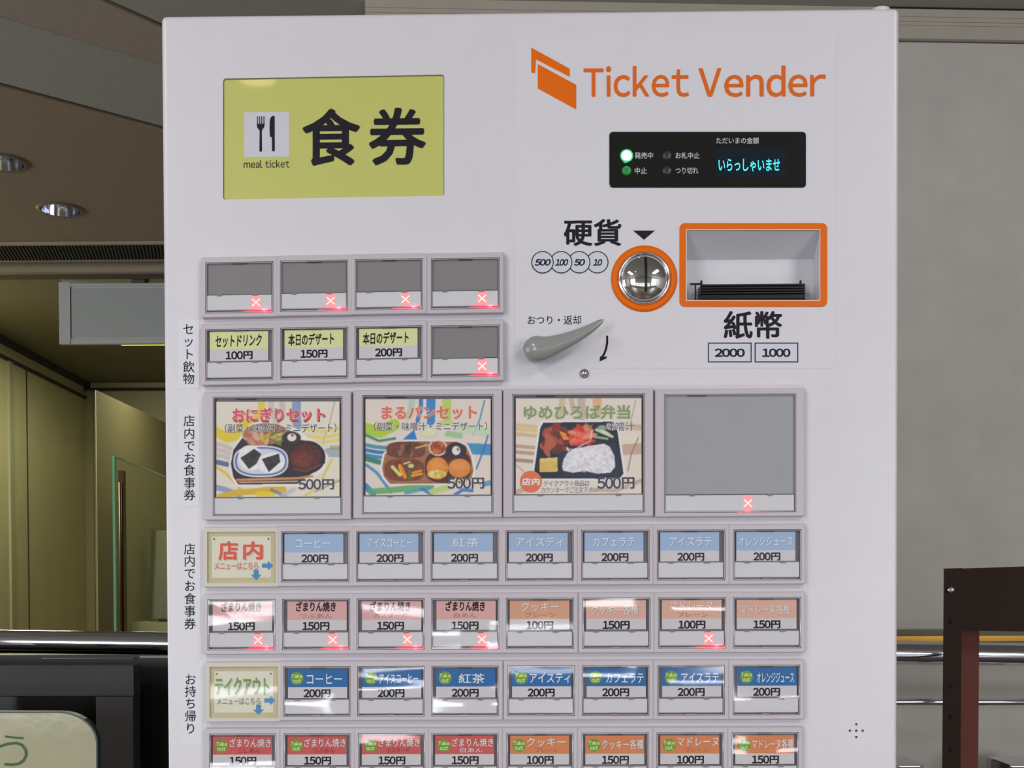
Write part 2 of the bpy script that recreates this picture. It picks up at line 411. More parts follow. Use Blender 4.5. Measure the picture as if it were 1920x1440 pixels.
for a in ((y0,z0,y0+.04,z1),(y1-.04,z0,y1,z1),(y0,z0,y1,z0+.04),(y0,z1-.04,y1,z1),(y0+1.3,z0,y0+1.34,z1),(y0+2.65,z0,y0+2.69,z1)):
    b.box((-4.68,a[0],a[1]), (-4.62,a[2],a[3]), m_alu)
b.build('window_3', kind='structure')
# the greige wall on the right, with its stepped moulding
YW0 = 2.47; wl = P(720, 80, YW0-0.02); wr = P(2350, 92, YW0+0.085)
def on_wall(u):
    a = P(720, 500, YW0-0.02); c = P(2350, 500, YW0+0.085); t = (u-720)/1630.0
    return a.x+(c.x-a.x)*t, a.y+(c.y-a.y)*t
def wall_box(name, u0, u1, z0, z1, d0, d1, m, parent=None, **k):
    (xa, ya), (xb, yb) = on_wall(u0), on_wall(u1)
    b = MB(); b.hexa([(xa,ya-d0,z0),(xb,yb-d0,z0),(xb,yb-d0,z1),(xa,ya-d0,z1)], [(xa,ya+d1,z0),(xb,yb+d1,z0),(xb,yb+d1,z1),(xa,ya+d1,z1)], m)
    return b.build(name, parent, **k)
def zw(v, u=1750, dd=0.0):
    x, y = on_wall(u); return P(u, v, y-dd).z
wall_box('wall_back', 860, 4350, 0, 2.65, 0, 0.12, m_wall, kind='structure')
m_mould = mat('greige_moulding', (186,178,164), 0.6, noise=0.04, nscale=20)
m_mould_shadow = mat('painted_moulding_shadow', (96,88,74), 0.7)  # last step only: shadow under the moulding, put into the colour
steps = [(8.5, 32, .10), (32, 36, .085), (36, 41, .095), (41, 44, .08), (44, 48, .09), (48, 53, .075), (53, 66, .085), (66, 73, .10), (73, 79, .02)]
for i, (v0, v1, dd) in enumerate(steps):
    dd = dd*0.14 if i < 8 else 0.003
    wall_box('trim_%d' % (5+i), 690, 4350, zw(v1, dd=dd), zw(v0, dd=dd)+(0.001), dd, 0.0, m_mould if i != 8 else m_mould_shadow, kind='structure')
wall_box('trim_14', 1630, 4350, zw(17, dd=.016), ZCEIL, 0.0165, 0.0, m_dark, kind='structure')  # dark strip standing in for the shadow line at the ceiling
wall_box('trim_15', 1630, 4350, zw(5.0, dd=.016), ZCEIL+0.03, 0.016, 0.0, m_mould, kind='structure')
# left: ceiling slot vent, header beam, glazed room beyond
def zone_box(name, u0, u1, ya, yb, z0, z1, m, parent=None, **k):
    x0, x1 = P(u0, 600, ya).x, P(u1, 600, ya).x
    b = MB(); b.box((x0, ya, z0), (x1, yb, z1), m); return b.build(name, parent, **k)
va = PZ(150, 455, ZCEIL).y; vb = PZ(150, 484, ZCEIL).y; vc = PZ(150, 500, ZCEIL).y
m_bead = mat('olive_metal_bead', (150,140,112), 0.45, 0.3)
xL, xR = P(-500, 600, va).x, P(860, 600, va).x
vent = empty('ceiling_vent', (0, va, ZCEIL-0.01))
tag(vent, 'long dark slotted air vent in the brown ceiling above the glazed room', 'vent')
b = MB(); b.box((xL, va, ZCEIL-0.004), (xR, vb, ZCEIL-0.001), m_dark); b.build('backing', vent)
b = MB(); b.box((xL, va-0.012, ZCEIL-0.010), (xR, va, ZCEIL+0.002), m_bead); b.build('frame', vent)
b = MB(); b.box((xL, vb, ZCEIL-0.010), (xR, vb+0.012, ZCEIL+0.002), m_bead); b.build('frame', vent)
m_slat = mat('vent_slat', (70,66,54), 0.6)
n = 0; x = P(-60, 600, va).x
slat_me = None
while x < P(330, 600, va).x and n < 120:
    if slat_me is None:
        b = MB(); b.hexa([(0,va,ZCEIL-.009),(.0035,va,ZCEIL-.009),(.0035-.05,vb,ZCEIL-.009),(-.05,vb,ZCEIL-.009)], [(0,va,ZCEIL-.004),(.0035,va,ZCEIL-.004),(.0035-.05,vb,ZCEIL-.004),(-.05,vb,ZCEIL-.004)], m_slat)
        b.v = [(vx, vy, vz) for vx, vy, vz in b.v]; o = b.build('slat', vent); slat_me = o.data; o.location.x = x
    else:
        o = bpy.data.objects.new('slat', slat_me); COL.objects.link(o); o.parent = vent; o.location.x = x
    x += 0.0125; n += 1
m_beam = mat('dark_brown_header', (84,68,52), 0.7, noise=0.05)
YP = vc+0.04
b = MB(); b.box((xL, vc, ZCEIL-0.02), (xR+.2, vc+0.03, ZCEIL+0.03), m_bead); b.build('trim_16', kind='structure')
zb = P(150, 513, YP).z
b = MB(); b.box((xL-1, YP, zb), (xR+.3, YP+0.08, ZCEIL+0.05), m_beam); b.build('beam_header', kind='structure')
ZI = 2.60                                          # ceiling of the room beyond
ci = PZ(160, 718, ZI)
YBK = ci.y
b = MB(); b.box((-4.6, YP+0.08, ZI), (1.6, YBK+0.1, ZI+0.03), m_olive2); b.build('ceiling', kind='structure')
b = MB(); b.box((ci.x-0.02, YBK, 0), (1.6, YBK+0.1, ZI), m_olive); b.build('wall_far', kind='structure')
cn = PZ(0, 632, ZI); dcn = (cn-ci); ce = ci+dcn*1.9
b = MB(); nrm = Vector((-dcn.y, dcn.x, 0)).normalized()*-0.08
pa, pb_ = ci, ce
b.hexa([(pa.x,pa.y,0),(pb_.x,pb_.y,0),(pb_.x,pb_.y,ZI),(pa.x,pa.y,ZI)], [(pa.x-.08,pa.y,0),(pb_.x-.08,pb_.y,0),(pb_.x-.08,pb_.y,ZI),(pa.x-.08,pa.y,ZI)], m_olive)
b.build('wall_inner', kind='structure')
m_dkol = mat('dark_olive_trim', (52,48,30), 0.7)
def along(t, off=0.0): return Vector((pa.x+(pb_.x-pa.x)*t+off, pa.y+(pb_.y-pa.y)*t, 0))
def wall_strip(name, t0, t1, z0, z1, th, m, d=0.0):
    p, q = along(t0, d), along(t1, d); b = MB()
    b.hexa([(p.x,p.y,z0),(q.x,q.y,z0),(q.x,q.y,z1),(p.x,p.y,z1)], [(p.x+th,p.y,z0),(q.x+th,q.y,z0),(q.x+th,q.y,z1),(p.x+th,p.y,z1)], m)
    return b.build(name, kind='structure')
wall_strip('trim_17', 0, 1, ZI-0.03, ZI, 0.03, m_dkol)
wall_strip('trim_18', 0, 1, ZI-0.10, ZI-0.085, 0.015, m_dkol)
def t_of(u):
    lo, hi = 0.0, 1.0
    for _ in range(40):
        t = (lo+hi)/2; q = along(t); d = RM.T @ np.array([q.x, q.y, 0.0])
        if CX+F*d[0]/d[1] > u: lo = t
        else: hi = t
    return (lo+hi)/2
wall_strip('trim_19', t_of(25), t_of(18), 0, ZI-0.10, 0.012, mat('pale_green_wall_joint', (160,160,126), 0.5))
wall_strip('trim_20', t_of(27), t_of(25), 0, ZI-0.10, 0.006, m_dkol)
wall_strip('trim_21', t_of(54), t_of(53), 0, ZI-0.10, 0.004, m_dkol)
b = MB(); b.box((ci.x, YBK-0.03, ZI-0.05), (1.5, YBK, ZI-0.035), m_dkol); b.build('trim_22', kind='structure')
b = MB(); b.box((ci.x, YBK-0.02, 0), (ci.x+0.05, YBK, ZI-0.05), mat('grey_olive_pilaster', (150,144,104), 0.7)); b.build('trim_23', kind='structure')
# second, nearer wall seen past the pilaster (its top drops away toward the corner)
q0 = P(172, 728, YBK-0.9); q1 = P(330, 802, YBK+0.0)
b = MB(); za = 2.28
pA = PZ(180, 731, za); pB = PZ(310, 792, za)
b.hexa([(pA.x,pA.y,0),(pB.x,pB.y,0),(pB.x,pB.y,za),(pA.x,pA.y,za)], [(pA.x-.004,pA.y+.0,0),(pB.x-.004,pB.y,0),(pB.x-.004,pB.y,za),(pA.x-.004,pA.y,za)], mat('dimmed_olive_wall', (118,109,78), .8, noise=.04, nscale=5))
b.build('wall_recess', kind='structure')  # olive darkened in the colour to dim the lamp light here
# lamp that lights the room beyond (fluorescent strip)
YS = 5.05
ya = YP+0.5
lamp = empty('strip_lamp', tuple(PZ(300, 645, ZI-0.03)))
tag(lamp, 'thin glowing yellow-green strip lamp on the ceiling of the glazed room', 'lamp')
L0 = PZ(226, 645, ZI-0.03); L1 = L0+Vector((1.1, 0, 0))
b = MB(); b.box((L0.x, L0.y-0.006, L0.z-0.004), (L1.x, L0.y+0.02, L0.z+0.006), mat('lit_tube', (220,225,60), 0.5, emit=(222,228,40), strength=1.6)); b.build('tube', lamp)
b = MB(); b.box((L0.x+0.001, L0.y-0.02, L0.z+0.006), (L1.x, L0.y+0.04, ZI), m_dkol); b.build('housing', lamp)
area('strip_lamp_light', (L0.x+0.5, L0.y, L0.z-0.03), (0, 0, 0), 1.0, 0.1, 9.0, (1.0, 0.98, 0.66))
area('glazed_room_fill', (-2.2, 4.8, ZI-0.03), (0, 0, 0), 0.4, 0.4, 24, (1.0, 0.96, 0.72))  # added fill without a fixture, brightens the inner walls
# hanging white case behind the header
YC = YP+0.14
m_case = mat('grey_white_case', (176,178,172), 0.5); m_case2 = mat('grey_white_case_panel', (160,163,158), 0.5)
case = empty('ceiling_air_case', tuple(P(240, 645, YC)))
tag(case, 'grey-white rectangular case hanging under the header in the glazed room', 'air case')
def pbox(b, u0, v0, u1, v1, Y, t, m):
    a = P(u0, v1, Y); c = P(u1, v0, Y); b.box((a.x, Y, a.z), (c.x, Y+t, c.z), m)
b = MB(); pbox(b, 111, 529, 520, 645, YC, 0.025, m_case); b.build('body', case)
b = MB()
for r in ((111,529,131,645),(131,529,520,537),(131,634,520,645)): pbox(b, *r, YC-0.006, 0.008, m_case)
b.build('front_frame', case)
b = MB(); pbox(b, 133, 539, 520, 632, YC-0.003, 0.004, m_case2); b.build('front_panel', case)
b = MB(); pbox(b, 131, 539, 133, 632, YC-0.004, 0.003, m_dark); b.build('seam', case)
b = MB(); pbox(b, 111, 508, 520, 524, YC+0.02, 0.18, m_case2); b.build('top_rail', case)
b = MB(); pbox(b, 246, 511, 271, 529, YC-0.02, 0.05, mat('brown_bracket', (92,72,40), 0.6)); b.build('bracket', case)
# glass screen and its brown post
gs = empty('glass_screen', (P(212, 1175, 4.9).x, 4.9, 0))
tag(gs, 'frameless glass screen with a bright green edge standing in the glazed room', 'glass screen')
g0 = P(212, 855, 4.9); g1 = PZ(310, 894, g0.z)
m_gedge = mat('green_glass_edge', (84,156,116), 0.08, 0.0, coat=1)
m_pane = cover_mat('green_tinted_pane', 0.0, 1, 1, (0.92, 0.95, 0.89), 0.0, solid=True)
b = MB(); b.hexa([(g0.x+.01,g0.y+.01,0),(g1.x,g1.y,0),(g1.x,g1.y,g0.z-.006),(g0.x+.01,g0.y+.01,g0.z-.006)], [(g0.x+.016,g0.y+.01,0),(g1.x+.006,g1.y,0),(g1.x+.006,g1.y,g0.z-.006),(g0.x+.016,g0.y+.01,g0.z-.006)], m_pane); b.build('pane', gs)
b = MB(); b.box((g0.x-.002,g0.y-.006,0), (g0.x+.0085,g0.y+.01,g0.z), m_gedge)
b.hexa([(g0.x,g0.y,g0.z-.006),(g0.x+.014,g0.y,g0.z-.006),(g0.x+.014,g0.y,g0.z),(g0.x,g0.y,g0.z)], [(g1.x-.0,g1.y,g0.z-.006),(g1.x+.01,g1.y,g0.z-.006),(g1.x+.01,g1.y,g0.z),(g1.x,g1.y,g0.z)], m_gedge)
b.build('edge', gs, label='bright green polished edge')
post = MB(); m_post = mat('dark_bronze_post', (70,48,26), 0.3, 0.6)
a = P(221.5, 882, 4.80); c = P(231, 882, 4.80)
post.box((a.x, 4.80, 0), (c.x, 4.83, a.z), m_post)
post.tube([Vector(((a.x+c.x)/2, 4.79, 0.0)), Vector(((a.x+c.x)/2, 4.79, a.z-.05))], 0.007, m_post, 10)
post.build('door_post', label='slim dark bronze post beside the green-edged glass screen', cat='post')
brd = MB(); m_brd = mat('grey_board', (120,120,104), 0.6)
brd.hexa([P(283, 1165, 5.9), P(345, 1165, 5.9), P(345, 992, 6.0), P(290, 996, 6.0)], [P(283, 1165, 5.96), P(345, 1165, 5.96), P(345, 992, 6.06), P(290, 996, 6.06)], m_brd)
o = empty('leaning_board', (P(300, 1165, 5.9).x, 5.9, P(300,1165,5.9).z))
tag(o, 'grey leaning board with a black edge behind the glass screen', 'board')
brd.build('panel', o)
b = MB(); b.hexa([P(279, 1166, 5.88), P(284, 1166, 5.88), P(291, 994, 5.98), P(283, 994, 5.98)], [P(279, 1166, 5.95), P(284, 1166, 5.95), P(291, 994, 6.05), P(283, 994, 6.05)], m_dark)
b.hexa([P(279, 1166, 5.88), P(345, 1166, 5.88), P(345, 1160, 5.88), P(279, 1160, 5.88)], [P(279, 1166, 5.95), P(345, 1166, 5.95), P(345, 1160, 5.95), P(279, 1160, 5.95)], m_dkol)
b.build('edge', o)
b = MB(); zt = P(300, 1166, 5.9).z; b.box((P(250,1166,5.9).x, 5.85, 0), (P(380,1166,5.9).x, 6.2, zt), m_olive); b.build('low_cabinet', label='low olive cabinet carrying the leaning grey board', cat='cabinet')
# ------------------------------------------------------------------ downlights
m_chrome = mat('chrome', (225,225,228), 0.06, 1.0)
m_ring = mat('downlight_rim', (128,116,98), 0.4, 0.4)
m_refl = mat('mirror_reflector', (205,205,215), 0.12, 1.0)
def downlight(c, r, lab, lit=0.0, z=ZCEIL):
    t = empty('ceiling_downlight', (c.x, c.y, z)); tag(t, lab, 'ceiling light', 'round downlights in the ceiling')
    n = 40; b = MB()
    def ringz(r0, z0, r1, z1, m, bb):
        vs = [(c.x+r0*math.cos(k*2*math.pi/n), c.y+r0*math.sin(k*2*math.pi/n), z0) for k in range(n)]+[(c.x+r1*math.cos(k*2*math.pi/n), c.y+r1*math.sin(k*2*math.pi/n), z1) for k in range(n)]
        bb.mesh(vs, [(k, (k+1) % n, (k+1) % n+n, k+n) for k in range(n)], m, True)
    ringz(r*1.22, z-0.001, r*1.15, z-0.006, m_ring, b); ringz(r*1.15, z-0.006, r, z-0.005, m_ring, b); b.build('rim', t)
    b = MB(); ringz(r, z-0.005, r*.96, z+0.03, m_refl, b); ringz(r*.96, z+.03, r*.7, z+.055, m_refl, b); b.build('reflector', t)
    b = MB(); b.face([(c.x+r*.7*math.cos(k*2*math.pi/n), c.y+r*.7*math.sin(k*2*math.pi/n), z+.055) for k in range(n)], mat('lamp_face_off' if not lit else 'lamp_face_lit', (150,150,155), .4, emit=(255,240,215), strength=lit) if lit else mat('lamp_face_off', (60,58,60), .3, .6)); b.build('lamp', t)
    if lit:
        l = bpy.data.lights.new('downlight_light', 'SPOT'); l.energy = 9; l.spot_size = 1.6; l.color = (1, .93, .82); l.shadow_soft_size = r*.6
        o = bpy.data.objects.new('downlight_light', l); COL.objects.link(o); o.location = (c.x, c.y, z-.012)
def hole_cut(c, r):
    # opening in the brown ceiling board: cut with a cylinder
    for o in [o for o in COL.objects if o.name.startswith('ceiling') and o.type == 'MESH' and o.parent is None and abs(o.location.z-ZCEIL) < 0.035]:
        bm = bmesh.new(); bmesh.ops.create_cone(bm, cap_ends=True, segments=40, radius1=r, radius2=r, depth=0.3)
        me = bpy.data.meshes.new('c'); bm.to_mesh(me); bm.free(); k = bpy.data.objects.new('c', me); COL.objects.link(k); k.location = (c.x, c.y, ZCEIL)
        md = o.modifiers.new('b', 'BOOLEAN'); md.object = k; md.operation = 'DIFFERENCE'; md.solver = 'EXACT'
        dg = bpy.context.evaluated_depsgraph_get(); nm = bpy.data.meshes.new_from_object(o.evaluated_get(dg)); o.modifiers.clear(); o.data = nm
        bpy.data.objects.remove(k)
cA = PZ(113, 392, ZCEIL); cB = PZ(3, 303, ZCEIL)
for c in (cA, cB): hole_cut(c, 0.0605)
downlight(cA, 0.06, 'round downlight with a glittering mirror reflector, nearest the slotted vent')
downlight(cB, 0.06, 'round downlight with a dull pale reflector, cut by the edge of the photo')
_q = P(480, 147, Y0+.0015); _s = (ZCEIL-.004-ZC)/(_q.z-ZC)
for (x, y) in ((_q.x*_s, _q.y*(2-_s)),):
    c = Vector((x, y, 0)); t = empty('ceiling_downlight', (x, y, ZCEIL)); tag(t, 'lit round downlight in the ceiling behind the viewer', 'ceiling light')
    b = MB(); n = 32; b.face([(x+.045*math.cos(k*2*math.pi/n), y+.045*math.sin(k*2*math.pi/n), ZCEIL-0.004) for k in range(n)], mat('lit_lens', (255,240,210), .4, emit=(255,226,170), strength=9)); b.build('lens', t)
for (x, y, lb) in ((-1.3, -0.9, 'left'), (1.3, -0.9, 'right')):
    t = empty('ceiling_troffer', (x, y, ZCEIL-.03)); tag(t, 'slim white ceiling troffer behind the viewer, toward the %s wall' % lb, 'ceiling light', 'white troffers behind the viewer')
    b = MB()
    for (x0, x1, y0, y1) in ((-.18,-.155,-.63,.63),(.155,.18,-.63,.63),(-.155,.155,-.63,-.605),(-.155,.155,.605,.63)): b.box((x+x0, y+y0, ZCEIL-.045), (x+x1, y+y1, ZCEIL), mat('white_trim_metal', (225,225,225), .4))
    b.build('frame', t); b = MB(); b.box((x-.155, y-.605, ZCEIL-.012), (x+.155, y+.605, ZCEIL-.004), mat('white_trim_metal')); b.build('reflector', t)
# ------------------------------------------------------------------ handrails on the right wall and on the left
def rail(name, u0, v0, Ya, u1, v1, Yb, r, m, label, cat='handrail', **k):
    a, c = P(u0, v0, Ya), P(u1, v1, Yb); b = MB(); N = 8
    b.tube([a+(c-a)*i/N for i in range(N+1)], r, m, 28); return b.build(name, label=label, cat=cat, **k)
YR = 2.30
rail('steel_handrail', -420, 1197, YR, 2600, 1236, YR+.03, 22*YR/F, mat('polished_steel', (205,205,215), 0.05, 1.0), 'thick polished steel handrail running behind the ticket machine')
rail('slim_steel_rail', 980, 1315, YR, 2600, 1317, YR+.03, 6.5*YR/F, mat('polished_steel'), 'slim polished steel rail below the thick handrail')
bb = MB(); (xa, ya_), (xb, yb2) = on_wall(980), on_wall(2700)  # gold reflection on the tube, built as a coloured strip
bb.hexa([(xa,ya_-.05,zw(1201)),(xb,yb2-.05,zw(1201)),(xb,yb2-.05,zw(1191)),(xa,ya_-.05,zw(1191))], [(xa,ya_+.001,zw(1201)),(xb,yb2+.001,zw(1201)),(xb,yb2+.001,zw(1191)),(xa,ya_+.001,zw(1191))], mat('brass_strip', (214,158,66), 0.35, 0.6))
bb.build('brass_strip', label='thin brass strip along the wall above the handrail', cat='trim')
wall_box('trim_24', 980, 2700, zw(1192), zw(1180), 0.03, 0.0, mat('grey_green_shadow', (120,116,98), 0.6), kind='structure')  # grey-green shadow above the gold strip, painted as a box
# small chrome fittings at the foot of the picture
for (u0, u1, lab) in ((1683, 1732, 'small chrome wall fitting just beside the ticket machine'), (1893, 1960, 'small chrome wall fitting behind the brown rack')):
    t = empty('wall_fitting', tuple(P((u0+u1)/2, 1470, 2.35))); tag(t, lab, 'wall fitting', 'chrome wall fittings')
    b = MB(); pbox(b, u0, 1434, u1, 1500, 2.33, 0.12, m_chrome); b.build('case', t)
    b = MB(); pbox(b, u0+5, 1438, u1-5, 1496, 2.325, 0.006, mat('black_insert', (30,30,34), .2)); b.build('insert', t)
b = MB(); b.hexa([P(1858,1424,2.36), P(1858,1520,2.36), P(1905,1520,2.36), P(1905,1440,2.36)], [P(1858,1424,2.42), P(1858,1520,2.42), P(1905,1520,2.42), P(1905,1440,2.42)], mat('dark_bracket', (52,46,36), .5))
b.build('wedge_bracket', label='dark wedge bracket low on the wall behind the brown rack', cat='bracket')
# ------------------------------------------------------------------ brown rack, right
YK = 1.55
m_rack = mat('dark_brown_steel', (46,30,23), 0.6, 0.0, noise=0.05, spec=0.15); m_rack_lit = mat('lit_rack_steel', (108,58,50), 0.6, noise=0.04, spec=0.2)  # flange steel is lighter: its lit side is put into the colour
rack = empty('steel_rack', (P(1785, 1300, YK).x, YK, 0)); tag(rack, 'dark brown punched-steel rack standing right of the ticket machine', 'rack')
xa = P(1771, 1066, YK).x; xb = P(1804, 1066, YK).x; zt = P(1771, 1066, YK).z
b = MB(); hx = lambda b, pts, Y, t, m: b.hexa([P(u, v, Y) for u, v in pts], [P(u, v, Y)+Vector((0, t, 0)) for u, v in pts], m)
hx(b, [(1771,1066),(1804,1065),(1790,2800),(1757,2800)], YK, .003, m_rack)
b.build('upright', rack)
b = MB(); hx(b, [(1800,1100),(1837,1100),(1822,2800),(1786,2800)], YK+.056, .003, m_rack_lit)
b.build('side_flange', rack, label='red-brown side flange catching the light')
b = MB(); p = [P(1804,1065,YK), P(1804,1180,YK)]
xe = P(2500, 1065, YK).x
z0 = P(1834,1182,YK).z; z1 = zt
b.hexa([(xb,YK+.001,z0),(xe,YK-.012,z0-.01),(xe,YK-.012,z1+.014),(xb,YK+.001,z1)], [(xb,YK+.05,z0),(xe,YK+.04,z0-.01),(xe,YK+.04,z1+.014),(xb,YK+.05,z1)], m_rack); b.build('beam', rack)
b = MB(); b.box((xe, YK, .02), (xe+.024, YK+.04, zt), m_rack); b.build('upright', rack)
sc = P(1784, 1106, YK-.004); b = MB(); b.lathe(sc, [(0,.003),(.0035,.0025),(.0045,0)], m_chrome, 20)
for q in (4,): b.tube([sc+Vector((0,.001,0)), sc+Vector((0,.004,0))], .0045, m_chrome, 16)
b.build('bolt', rack, label='bright steel bolt')
for v in (1166, 1286, 1345, 1406, 1466, 1526):
    c = P(1782, v, YK-.0006); b = MB(); b.box((c.x-.0022, c.y, c.z-.0035), (c.x+.0022, c.y+.0005, c.z+.0035), mat('hole_black', (12,10,10), .9)); b.build('punched_hole', rack)
# ------------------------------------------------------------------ dark counter, frame and signboard, left
m_blk = mat('black_counter', (22,22,24), 0.4); m_fr = mat('charcoal_frame', (62,58,58), 0.6, noise=0.06)
cb = empty('dark_cabinet', (P(100,1440,2.2).x, 2.25, 0)); tag(cb, 'charcoal framed black cabinet under the handrail, left of the machine', 'cabinet')
b = MB(); b.box((P(-400,1240,2.3).x, 2.36, 0), (P(600,1240,2.3).x, 2.42, P(100,1228,2.36).z), m_blk); b.build('body', cb)
b = MB(); pbox(b, -400, 1248, 250, 1306, 2.22, 0.04, m_fr); b.build('top_rail', cb)
b = MB(); pbox(b, 191, 1306, 249, 2400, 2.22, 0.04, m_fr); b.build('stile', cb)
b = MB(); pbox(b, -400, 1306, 191, 2400, 2.25, 0.02, mat('black_glass', (10,10,11), .15)); b.build('panel', cb)
b = MB(); pbox(b, 262, 1229, 600, 1233.5, 2.34, 0.012, mat('pale_pink_edge', (200,180,165), .4)); b.build('edge_strip', cb, label='pale metal edge strip')
b = MB(); pbox(b, 77, 1234, 250, 1235.5, 2.34, 0.01, mat('dull_edge', (110,112,96), .4)); b.build('edge_strip', cb)
YG = 1.9
sg = empty('signboard', tuple(P(60, 1600, YG))); tag(sg, 'cream glossy signboard with rounded corner and green handwriting', 'signboard')
o_ = [(-300,1334)] + [(110,1334)] + [(110+73*math.sin(a), 1334+ 60*(1-math.cos(a))) for a in [math.radians(x) for x in range(10, 91, 10)]] + [(184,1800), (-300,1800)]
i_ = [(-297,1337)] + [(109,1337)] + [(109+71*math.sin(a), 1337+ 58*(1-math.cos(a))) for a in [math.radians(x) for x in range(10, 91, 10)]] + [(181.5,1797), (-297,1797)]
b = MB(); m_sg = mat('cream_sign_face', (202,200,164), 0.12, noise=0.05, nscale=9, bump=0.6, coat=1)
b.hexa([P(u, v, YG) for u, v in i_], [P(u, v, YG+.012) for u, v in i_], m_sg); b.build('face', sg)
b = MB(); O = [P(u, v, YG-.001) for u, v in o_]; I = [P(u, v, YG-.001) for u, v in i_]; n = len(O); m_gr = mat('green_black_rim', (48,62,52), .3)
for i in range(n):
    j = (i+1) % n
    b.hexa([O[i], O[j], I[j], I[i]], [q+Vector((0,.016,0)) for q in (O[i], O[j], I[j], I[i])], m_gr)
b.build('rim', sg)
b = MB(); m_gi = mat('green_ink', (70,110,66), .5)
def ink(pts, wd):
    for q in thick(pts, wd): b.face([P(u, v, YG-.0006-.00002*len(b.f)) for u, v in q], m_gi)
ink([(10,1381),(26,1383),(43,1384)], 4)
ink([(-22,1404),(-5,1401),(14,1395),(30,1393),(41,1397),(48,1406),(49,1416),(44,1426),(35,1432),(22,1434),(9,1433)], 5)
b.build('handwriting', sg, label='green handwritten strokes', fix=False)
b = MB(); a = P(-100,1700,YG+.03); b.tube([Vector((a.x, YG+.03, 0)), Vector((a.x, YG+.03, a.z+.3))], .015, m_fr, 12); b.build('stand', sg)
# ------------------------------------------------------------------ ticket machine
m_white = mat('white_enamel', (219,217,225), 0.32, noise=0.012, nscale=30)
m_lilac = mat('lilac_grey_plastic', (197,190,198), 0.3)
m_lilac_d = mat('lilac_grey_plate', (210,204,213), 0.4)
m_well = mat('dark_well', (132,126,136), 0.4)
m_ink = mat('dark_ink', (34,30,42), 0.5, spec=.15); m_black = mat('black_plastic', (20,20,24), 0.3)
m_orange = mat('orange_print', (232,108,4), 0.5, spec=.2); m_orange2 = mat('orange_print_soft', (224,106,30), 0.5, spec=.2)
m_paper = mat('white_paper', (214,214,220), 0.7); m_paper2 = mat('price_paper', (212,208,214), 0.7)
m_tape = mat('white_tape', (224,224,234), 0.5)
TM = empty('ticket_machine', (P(990, 700, Y0).x, Y0, 0))
tag(TM, 'white meal-ticket vending machine with a yellow-green sign and rows of picture buttons', 'ticket machine')
def sl(pts, cu, k): return [(u, v-(u-cu)*k) for u, v in pts]
SIGN = sl(rr(418, 143.4, 833, 370.6, 5), 625, 0.0182)
BR = rr(1284.5, 428.5, 1539.5, 565, 2, 2)
# cabinet
out = sl(rr(302.5, 21, 1687.3, 2500, 11, 4), 995, 0.0101)
out = [(u, v) if v < 300 else (u + (9.5 if u < 900 else -6.5), v) for u, v in out]
pl = [MP(302.3, 28, 0), MP(1687.2, 14, 0)]
xl, xr_, zt = pl[0].x-.0004, pl[1].x, (pl[0].z+pl[1].z)/2
bm = bmesh.new()
def rrw(x0, z0, x1, z1, r, n=5):
    o = []
    for cx, cz, a0 in ((x1-r, z1-r, 0), (x0+r, z1-r, 90), (x0+r, z0+r, 180), (x1-r, z0+r, 270)):
        for k in range(n+1): a = math.radians(a0+90*k/n); o.append((cx+r*math.cos(a), cz+r*math.sin(a)))
    return o
loop = rrw(xl, 0.04, xr_, zt, 0.004)
fv = [bm.verts.new((x, Y0, z)) for x, z in loop]; bv = [bm.verts.new((x, Y0+0.42, z)) for x, z in loop]
n = len(loop); ff = bm.faces.new(fv); bm.faces.new(bv[::-1])
for i in range(n): bm.faces.new((fv[i], bv[i], bv[(i+1) % n], fv[(i+1) % n]))
bmesh.ops.recalc_face_normals(bm, faces=bm.faces)
bmesh.ops.bevel(bm, geom=[e for e in ff.edges], offset=0.0038, segments=5, profile=0.5, affect='EDGES')
me = bpy.data.meshes.new('cabinet'); bm.to_mesh(me); bm.free()
cabo = bpy.data.objects.new('cabinet', me); COL.objects.link(cabo)
def boolean(o, cutter_mb):
    k = cutter_mb.build('cutter'); md = o.modifiers.new('b', 'BOOLEAN'); md.object = k; md.solver = 'EXACT'
    bpy.context.view_layer.update()
    dg = bpy.context.evaluated_depsgraph_get(); nm = bpy.data.meshes.new_from_object(o.evaluated_get(dg)); o.modifiers.clear(); o.data = nm
    bpy.data.objects.remove(k)
YBR = Y0+0.025
f = [P(1284.5,428.5,Y0-.02), P(1539.5,428.5,Y0-.02), P(1539.5,565,Y0-.02), P(1284.5,565,Y0-.02)]
f0 = [MP(1284.5,428.5), MP(1539.5,428.5), MP(1539.5,565), MP(1284.5,565)]
f0 = [Vector((f0[3].x,Y0,f0[0].z)), Vector((f0[2].x,Y0,f0[0].z)), Vector((f0[2].x,Y0,f0[3].z)), Vector((f0[3].x,Y0,f0[3].z))]
zb = P(1400, 487, YBR).z
bk = [Vector((f0[0].x,YBR,zb)), Vector((f0[1].x,YBR,zb)), Vector((f0[2].x,YBR,f0[2].z)), Vector((f0[3].x,YBR,f0[3].z))]
b = MB(); fr2 = [Vector((p.x, Y0-.01, p.z+(0 if i > 1 else (f0[0].z-zb)*.4))) for i, p in enumerate(f0)]
b.hexa(fr2, bk, m_white); boolean(cabo, b)
b = MB(); fr = [MP(u, v, 0) for u, v in SIGN]; b.hexa([Vector((p.x, Y0-.01, p.z)) for p in fr], [Vector((p.x, Y0+.003, p.z)) for p in fr], m_white); boolean(cabo, b)
me = cabo.data; me.materials.clear(); me.materials.append(m_white)
co = np.empty(len(me.vertices)*3); me.vertices.foreach_get('co', co); co = co.reshape(-1,3)-np.array(TM.location); me.vertices.foreach_set('co', co.ravel()); me.update()
cabo.parent = TM
